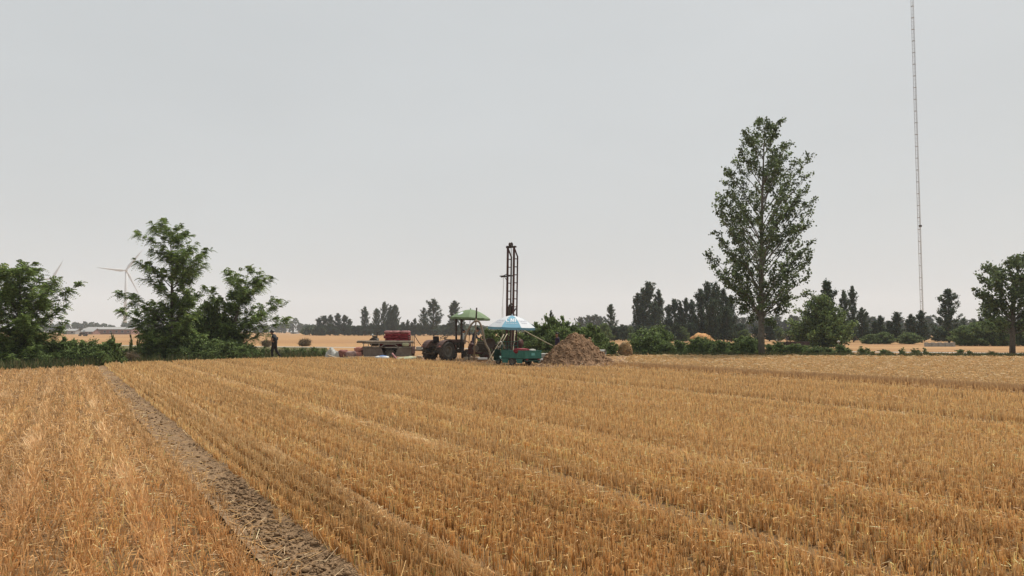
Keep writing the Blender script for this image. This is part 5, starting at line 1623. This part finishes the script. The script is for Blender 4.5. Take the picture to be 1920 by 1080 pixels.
# ------------------------------------------------------------------ farm trailer with its load
TY = 46.5
tx0, tx1 = gx(685, TY), gx(775, TY)
tl = thing('farm_trailer', 'grey brown farm trailer with hexagonal wheel arches beside the tractor', 'trailer', ((tx0 + tx1) / 2, TY, 0), math.radians(-2))
L = tx1 - tx0; hw = .62
zb, zm, zr = .14, .70, .86
MB().box((0, 0, .70), (L - .06, hw * 2 - .06, .06)).build('deck', M['trailer'], tl)
wx = gx(734.5, TY) - (tx0 + tx1) / 2
for s in (-1, 1):
    m = MB()
    # lower side panel, left and right of the hexagonal wheel arch
    for xa, xb, xc in ((-L / 2, wx - .52, wx - .30), (L / 2, wx + .52, wx + .30)):
        q = [(xa, zb), (xc, zb), (xb, zm - .05), (xa, zm - .05)]
        vs = [(x, s * hw, z) for x, z in q] + [(x, s * (hw - .03), z) for x, z in q]
        m.add(vs, [(0, 1, 2, 3), (7, 6, 5, 4), (0, 4, 5, 1), (1, 5, 6, 2), (2, 6, 7, 3), (3, 7, 4, 0)])
    m.build('side_panel', M['trailer'], tl)
    r = MB(); y = s * (hw + .015)
    r.bar((-L / 2, y, zm), (wx - .58, y, zm), .06, .05); r.bar((wx - .56, y, zm), (wx - .32, y, zm + .17), .06, .05); r.bar((wx - .33, y, zm + .18), (wx + .33, y, zm + .18), .06, .05); r.bar((wx + .32, y, zm + .17), (wx + .56, y, zm), .06, .05); r.bar((wx + .58, y, zm), (L / 2, y, zm), .06, .05)
    r.bar((-L / 2, y, zr + .08), (L / 2, y, zr + .08), .05, .05)
    for k in range(7): 
        xx = -L / 2 + .04 + k * (L - .08) / 6
        if abs(xx - wx) > .4: r.bar((xx, y, zm), (xx, y, zr + .08), .04)
    r.build('side_rail', M['rail'], tl)
    ar = MB(); q = [(wx - .52, zm - .05), (wx - .30, zm + .13), (wx + .30, zm + .13), (wx + .52, zm - .05)]
    ar.add([(x, s * (hw - .02), z) for x, z in q] + [(x, s * (hw - .34), z) for x, z in q], [(0, 1, 5, 4), (1, 2, 6, 5), (2, 3, 7, 6)])
    ar.build('wheel_arch', M['dark_metal'], tl)
    wheel(tl, (wx, s * (hw - .14), .30), .30, .19, 'rim')
m = MB(); m.box((-L / 2 - .01, 0, .52), (.05, hw * 2 - .02, .44)); m.box((-L / 2 - .02, 0, .93), (.05, hw * 2 - .04, .05)); m.build('tailboard', M['rust_red'], tl)
m = MB(); m.box((L / 2 + .01, 0, .52), (.05, hw * 2 - .02, .44)); m.build('headboard', M['rust_red'], tl)
m = MB(); m.tube([(wx, -.5, .30), (wx, .5, .30)], .05, 8); m.box((0, 0, .58), (L - .2, .12, .14)); m.build('axle', M['dark_metal'], tl)
m = MB(); m.bar((L / 2, -.35, .52), (L / 2 + .95, 0, .46), .07); m.bar((L / 2, .35, .52), (L / 2 + .95, 0, .46), .07); m.tube([(L / 2 + .9, 0, 0), (L / 2 + .9, 0, .6)], .03, 6)
dbar = m.build('drawbar', M['trailer'], tl)
m = MB(); m.box((L / 2 + .42, -.12, .62), (.36, .42, .22)); m.build('drawbar_box', M['concrete'], tl, bevel=.02)
# stakes at the front end
for k, (px, top, lean) in enumerate(((767, 630, 0), (769.5, 629, .02), (772, 630, -.02), (774.5, 627, .03), (777.5, 628, .02))):
    p = at(px, top, TY - .2 + .1 * k)
    m = MB(); m.tube([(0, 0, 0), (lean, 0, p.z - .72)], .02, 6); o = m.build('stake', M['dark_metal']); o.location = (p.x - .03, TY - .2 + .1 * k, .735)
    tag(o, 'thin upright stake at the trailer end nearest the tractor', 'stake', 'stakes at the trailer front')
p1, p2 = at(778, 630, TY), at(789, 647, TY)
pole('prop_bar', 'slanting dark bar propped from the trailer front to the drawbar box', p1, p2, .022, 'dark_metal', 'bar')
# pipes along the side of the load
g = 'drill pipes on the trailer'
for (xa, ya, xb, yb, dy, r) in ((671.5, 640.5, 775, 644.5, -.50, .075), (669, 643.5, 772, 647.5, -.34, .07), (686, 644, 774, 648, -.56, .062)):
    a, b = at(xa, ya, TY + dy), at(xb, yb, TY + dy)
    a.z = max(a.z, .95 + r + .0); b.z = max(b.z, .95 + r)
    d = b - a
    m = MB(); m.tube([(0, 0, 0), d * .5, d], r, 14, cap=False); m.tube([d * .001, d * .999], r * .78, 14, cap=False)
    nr = d.normalized(); uu = nr.orthogonal().normalized(); ww = nr.cross(uu)
    for e in (Vector((0, 0, 0)), d):
        vo = [e + (uu * math.cos(2 * math.pi * k / 14) + ww * math.sin(2 * math.pi * k / 14)) * r for k in range(14)]
        vi = [e + (uu * math.cos(2 * math.pi * k / 14) + ww * math.sin(2 * math.pi * k / 14)) * r * .78 for k in range(14)]
        m.add(vo + vi, [(k, (k + 1) % 14, 14 + (k + 1) % 14, 14 + k) for k in range(14)])
    o = m.build('drill_pipe', M['pipe']); o.location = a
    tag(o, 'long brown drill pipe laid along the trailer load', 'pipe', g)
# stack of red sacks
g = 'red sacks stacked on the trailer'
zt0 = .735; hh = .168
k = 0
for row in range(6):
    xs = (731, 746, 760) if row % 2 == 0 else (729, 743, 759)
    for px in xs:
        z = zt0 + row * hh * .93
        top = row == 5
        sack('dusty pale topped red sack on the top row of the stack on the trailer' if top else 'dark red woven sack in the tall stack on the trailer', Vector((gx(px, TY) + random.uniform(-.02, .02), TY + .12 + random.uniform(-.03, .03), z)), (.60, .80, hh * 1.14), random.uniform(-.05, .05),
             'sack_top' if top else 'sack_red', 'top row of red sacks' if top else g, 40 + k)
        k += 1
for i, (px, z) in enumerate(((717, zt0), (716, zt0 + .155))):
    sack('dark red sack in the short pile between engine and tall sack stack', Vector((gx(px, TY), TY + .1, z)), (.44, .7, .17), .04, 'sack_red', 'short pile of red sacks', 70 + i)
# black engine at the rear of the trailer
e = thing('diesel_engine', 'black diesel engine with white spots standing on the rear of the trailer', 'engine', (gx(703, TY), TY + .05, .735), .1); e.scale = (1.25, 1.25, 1.25)
m = MB(); m.box((0, 0, .22), (.36, .34, .40)); m.box((.0, 0, .46), (.24, .22, .12)); m.build('engine_block', M['oily'], e, bevel=.02)
m = MB(); m.lathe([(0, .04), (.18, .05), (.21, .05), (.21, -.05), (0, -.04)], 18, RX); m.v = [(v[0] - .06, v[1] - .24, v[2] + .23) for v in m.v]; m.build('flywheel', M['dark_metal'], e)
MB().tube([(.1, 0, .5), (.1, 0, .68), (.2, 0, .74)], .025, 6).build('exhaust', M['dark_metal'], e)
MB().tube([(-.1, 0, .5), (-.14, 0, .62)], .035, 8).build('air_filter', M['white'], e)
m = MB(); m.box((.14, -.19, .36), (.07, .03, .07)); m.box((-.1, -.19, .43), (.05, .03, .05)); m.build('cover', M['white'], e)
sack('grey green folded net on the trailer load near its front', Vector((gx(764, TY), TY - .66, .76)), (.42, .16, .20), 0, 'plastic_green', seed=81, name='folded_net', cat='net')

# ------------------------------------------------------------------ clutter on the ground by the trailer
def crumple(name, label, px, Y, w, d, h, material, seed, cat):
    N = 22; vs, fs = [], []
    for i in range(N + 1):
        for j in range(N + 1):
            x, y = i / N * 2 - 1, j / N * 2 - 1
            r = math.sqrt(x * x + y * y)
            e = max(0, 1 - max(abs(x), abs(y)) ** 3)
            z = h * e * (.8 + .5 * noise.noise(Vector((x * 1.3 + seed, y * 1.3, seed)))) * (.85 + .4 * abs(noise.noise(Vector((x * 2.6, y * 2.6 + seed, 1))))) 
            k = 1 + .18 * noise.noise(Vector((x * 2, y * 2, seed * 3)))
            vs.append((x * w / 2 * k, y * d / 2 * k, max(.0, z)))
    for i in range(N):
        for j in range(N):
            a = i * (N + 1) + j
            fs.append((a, a + N + 1, a + N + 2, a + 1))
    m = MB(); m.add(vs, fs, False)
    o = m.build(name, M[material]); o.location = (gx(px, Y), Y, .02)
    return tag(o, label, cat)
crumple('plastic_sheet', 'crumpled grey white plastic sheet heaped at the verge end of the clutter', 626, 46.2, .95, .9, .72, 'plastic', 1.3, 'plastic sheet')
sack('brown red sack slumped next to the crumpled plastic sheet', Vector((gx(644, 46.2), 46.2, .01)), (.62, .6, .52), .3, 'sack_brown', seed=90)
sack('mauve grey sack between the brown red sack and the pink sacks', Vector((gx(659, 46.0), 46.0, .01)), (.62, .6, .44), -.2, 'sack_mauve', seed=91)
sack('pink woven sack at the bottom of the pair behind the trailer tailboard', Vector((gx(672, 46.3), 46.3, .01)), (.60, .6, .42), .1, 'sack_pink', seed=92)
sack('pink woven sack lying on top of the pair behind the trailer tailboard', Vector((gx(674, 46.4), 46.4, .40)), (.56, .5, .30), -.3, 'sack_pink', seed=93)
sack('small white pink bag in front of the pink sacks', Vector((gx(677, 45.7), 45.7, .01)), (.28, .2, .14), 0, 'sack_top', seed=94, name='small_bag', cat='bag')
def plank(label, p, q, w, h, group=None, material='plank', name='plank'):
    p, q = Vector(p), Vector(q)
    m = MB(); m.bar((0, 0, 0), q - p, w, h); o = m.build(name, M[material], bevel=.005); o.location = p
    return tag(o, label, 'plank', group)
g = 'long pale planks on the ground by the trailer'
for a, b, y0, y1, z in ((617, 690, 45.6, 44.6, .06), (640, 712, 44.9, 44.4, .05), (656, 700, 45.2, 44.9, .13)):
    plank('long pale plank lying on the ground in front of the sacks', (gx(a, y0), y0, z), (gx(b, y1), y1, z + .02), .12, .05, g)
plank('short pale plank leaning on the crumpled plastic sheet', (gx(615, 45.4), 45.4, .24), (gx(632, 45.2), 45.2, .06), .10, .05)
crumple('green_sheet', 'flat pale green sheet lying along the trailer side', 765, 44.9, 1.5, .6, .16, 'plastic_green', 4.4, 'sheet')
m = MB(); m.ell((0, 0, .10), (.40, .28, .12), 14, 8, lump=.2, freq=2, seed=5, power=.6); o = m.build('printed_bag', M['white']); o.location = (gx(717, 44.2), 44.2, .01); o.rotation_euler = (.12, 0, .1)
tag(o, 'white bag with a blue printed patch lying before the trailer wheel', 'bag')
m = MB(); m.ell((.03, .02, .13), (.27, .2, .105), 12, 8, lump=.2, freq=2, seed=5, power=.6); m.build('blue_patch', M['blue'], o)
pts = [(gx(736, 44.4), 44.4, .36), (gx(739.5, 44.2), 44.2, .22), (gx(743, 44.1), 44.1, .10), (gx(743.5, 44.0), 44.0, .03)]
b0 = Vector(pts[-1]); b0.z = 0
m = MB(); m.tube([Vector(p) - b0 for p in pts], [.05, .055, .06, .06], 8); o = m.build('bent_offcut', M['sack_top']); o.location = b0; tag(o, 'bent pale pipe offcut standing in the stubble before the trailer', 'offcut')
sack('pale straw coloured bundle by the tractor rear wheel', Vector((gx(787, 44.6), 44.6, .01)), (.34, .3, .22), 0, 'plank', seed=99, name='bundle', cat='bundle')
# litter below the locust trees
m = MB(); m.ell((0, 0, .10), (.13, .10, .11), 10, 8, lump=.35, seed=2, power=.7); o = m.build('litter_bag', M['blue']); o.location = (gx(428, 44.2) , 43.3, 0.0); tag(o, 'small blue and white litter bag under the spreading locust tree', 'litter')
MB().ell((.02, -.05, .16), (.09, .07, .06), 8, 6, lump=.4, seed=3).build('white_flap', M['white'], o)
crumple('white_bag', 'flattened white bag on the ground below the spreading locust tree', 458, 44.0, .42, .35, .22, 'sack_pale', 7.7, 'litter')
# ------------------------------------------------------------------ wind turbines
def turbine(label, hub_px, hub_py, Y, blade_m, yaw, ang0):
    p = at(hub_px, hub_py, Y)
    t = thing('wind_turbine', label, 'wind turbine', (p.x, Y, 0), yaw)
    h = p.z
    MB().tube([(0, 0, 0), (0, 0, h * .5), (0, 0, h - 1.5)], [2.6, 2.1, 1.6], 20).build('tower', M['turbine'], t)
    m = MB(); m.box((0, 2.5, h), (3.6, 9, 3.6), None, .9); m.build('nacelle', M['turbine'], t, bevel=.4)
    m = MB(); m.ell((0, -3.6, h), (2.0, 2.6, 2.0), 16, 10); hub = m.build('hub', M['turbine'], t)
    for k in range(3):
        a = math.radians(ang0 + 120 * k)
        d = Vector((math.cos(a), 0, math.sin(a))); n = Vector((0, 1, 0)); w = d.cross(n)
        vs, fs = [], []
        sec = ((.02, 1.3, 1.3), (.08, 1.4, 1.2), (.2, 2.5, .7), (.45, 1.7, .45), (.75, 1.0, .28), (1.0, .25, .08))
        for (s, c, th) in sec:
            base = Vector((0, -3.8 - 3.0 * s * s, h)) + d * blade_m * s
            for (u, v) in ((-.35, 0), (0, .5), (.65, 0), (0, -.5)):
                vs.append(base + w * c * u * 2 * .9 + n * th * v * 2)
        for i in range(len(sec) - 1):
            for j in range(4):
                fs.append((i * 4 + j, i * 4 + (j + 1) % 4, (i + 1) * 4 + (j + 1) % 4, (i + 1) * 4 + j))
        fs.append(tuple(range(4 * len(sec) - 4, 4 * len(sec))))
        MB().add(vs, fs, True).build('blade', M['turbine'], t)
    return t
turbine('white wind turbine rising beside the tallest locust tree', 237, 507, 1150, 40, math.radians(25), 56)
turbine('distant wind turbine whose blade tip shows over the dark locust tree', 99, 522, 1400, 40, math.radians(30), 65)
turbine('very distant wind turbine half behind the lone columnar poplar', 685, 593, 2600, 40, math.radians(10), 138)

# ------------------------------------------------------------------ lattice mast
MY = 185.0
p0 = at(1729.5, 600, MY)
ms = thing('lattice_mast', 'very tall thin white lattice mast behind the small dark poplars', 'mast', (p0.x, MY, 0), math.radians(14))
HM = 100.0; wd = .36
leg = [(wd, 0), (-wd * .5, wd * .866), (-wd * .5, -wd * .866)]
for (x, y) in leg:
    MB().tube([(x, y, 0), (x, y, HM)], .055, 6).build('leg', M['mast'], ms)
key = MB(); sec = 1.0
for i in range(3):
    a, b = leg[i], leg[(i + 1) % 3]
    key.tube([(a[0], a[1], 0), (b[0], b[1], 0)], .022, 4, cap=False); key.tube([(a[0], a[1], 0), (b[0], b[1], sec)], .014, 4, cap=False)
bay = key.mesh('bracing_bay', M['mast'])
for k in range(int(HM / sec)):
    obj('bracing_bay', bay, ms, (0, 0, k * sec))
fl = MB()
for i in range(3):
    a, b = leg[i], leg[(i + 1) % 3]
    fl.tube([(a[0] * 1.15, a[1] * 1.15, 0), (b[0] * 1.15, b[1] * 1.15, 0)], .07, 5, cap=False)
flm = fl.mesh('section_flange', M['mast'])
for k in range(1, int(HM / 3.0)):
    obj('section_flange', flm, ms, (0, 0, k * 3.0 + .02))
m = MB(); zb_ = at(1724, 424, MY).z; m.box((0, -.3, zb_), (.55, .4, .5)); m.build('sensor_box', M['dark_metal'], ms)

# ------------------------------------------------------------------ far buildings and walls
def shed(label, x0, x1, top, eave, Y, depth, wall_m, roof_m, nwin, name='farm_shed'):
    a, b = gx(x0, Y), gx(x1, Y)
    w = b - a
    t = thing(name, label, 'building', ((a + b) / 2, Y, 0))
    he, hr = at(x0, eave, Y).z, at(x0, top, Y).z
    m = MB(); m.box((0, depth / 2, he / 2), (w, depth, he))
    m.add([(-w / 2, 0, he), (-w / 2, depth, he), (-w / 2, depth / 2, hr - .15)], [(0, 1, 2)]); m.add([(w / 2, 0, he), (w / 2, depth, he), (w / 2, depth / 2, hr - .15)], [(2, 1, 0)])
    wall = m.build('wall', M[wall_m], t)
    m = MB()
    for s, y0 in ((0, -.5), (1, depth + .5)):
        q = [(-w / 2 - .4, y0, he - .05), (w / 2 + .4, y0, he - .05), (w / 2 + .4, depth / 2, hr), (-w / 2 - .4, depth / 2, hr)]
        m.add(q + [(x, y, z + .12) for x, y, z in q], [(3, 2, 1, 0), (4, 5, 6, 7), (0, 1, 5, 4)])
    m.build('roof', M[roof_m], t)
    for k in range(nwin):
        x = -w / 2 + (k + .5) * w / nwin
        f = MB(); f.box((x, -.04, he * .55), (1.3, .06, 1.0)); fo = f.build('window', M['roof'], t)
        MB().box((x, -.075, he * .55), (1.05, .03, .78)).build('pane', M['glass'], fo)
    MB().box((-w / 2 + 1.5, -.03, 1.0), (1.2, .06, 2.0)).build('door', M['glass'], t)
    return t
shed('long low brick shed with a pale roof across the left far field', 158, 246, 613.5, 617.5, 390, 9, 'brick', 'roof', 8)
shed('smaller brick shed with a pale roof adjoining the long shed', 152, 174, 616, 622, 380, 7, 'brick', 'roof', 2)
shed('low white shed across the far field left of the brick shed', 118, 141, 617, 620.5, 400, 6, 'roof', 'roof', 2)
shed('tiny pale roofed shed before the hazy distant wood', 545, 556, 620.5, 623, 480, 6, 'roof', 'roof', 1)
Y = 82.0
a, b = gx(1736, Y), gx(1786, Y); ht = at(1736, 643, Y).z
w = thing('low_wall', 'low grey white concrete wall beyond the path below the spiky poplar', 'wall', ((a + b) / 2, Y, 0))
m = MB(); m.box((0, 0, ht / 2 - .03), (b - a, .2, ht - .06)); m.build('wall_body', M['concrete'], w)
MB().box((0, 0, ht - .04), (b - a + .1, .28, .08)).build('coping', M['roof'], w)
for k in range(5): MB().box((-(b - a) / 2 + k * (b - a) / 4, 0, ht / 2 + .03), (.3, .34, ht + .06)).build('pier', M['concrete'], w)
# marker post with a white top
Y = 57.0; p = at(1572, 640.5, Y)
m = MB(); m.tube([(0, 0, 0), (0, 0, p.z)], .03, 8); o = m.build('marker_post', M['pale_metal']); o.location = (p.x, Y, 0); tag(o, 'thin marker post with a white cap before the bushy dark green tree', 'post')
MB().lathe([(0, -.07), (.10, -.06), (.11, .04), (0, .08)], 12, Matrix.Translation((0, 0, 0)).to_3x3()).build('white_cap', M['white'], o, (0, 0, p.z))
# ------------------------------------------------------------------ haze
m = MB(); m.box((0, 1900, 99), (7400, 5200, 200)); hz = m.build('haze', None)
hm = bpy.data.materials.new('haze'); hm.use_nodes = True
hn, hl_ = hm.node_tree.nodes, hm.node_tree.links
hn.remove(hn['Principled BSDF'])
pv = hn.new('ShaderNodeVolumePrincipled'); pv.inputs['Color'].default_value = (0.87, 0.93, 1.0, 1); pv.inputs['Density'].default_value = 0.00029; pv.inputs['Anisotropy'].default_value = 0.0
hl_.new(pv.outputs['Volume'], hn['Material Output'].inputs['Volume'])
hz.data.materials.clear(); hz.data.materials.append(hm)
hz.location = (0, 0, 0)
tag(hz, 'thin pale summer haze hanging over the whole plain', 'haze', kind='stuff')
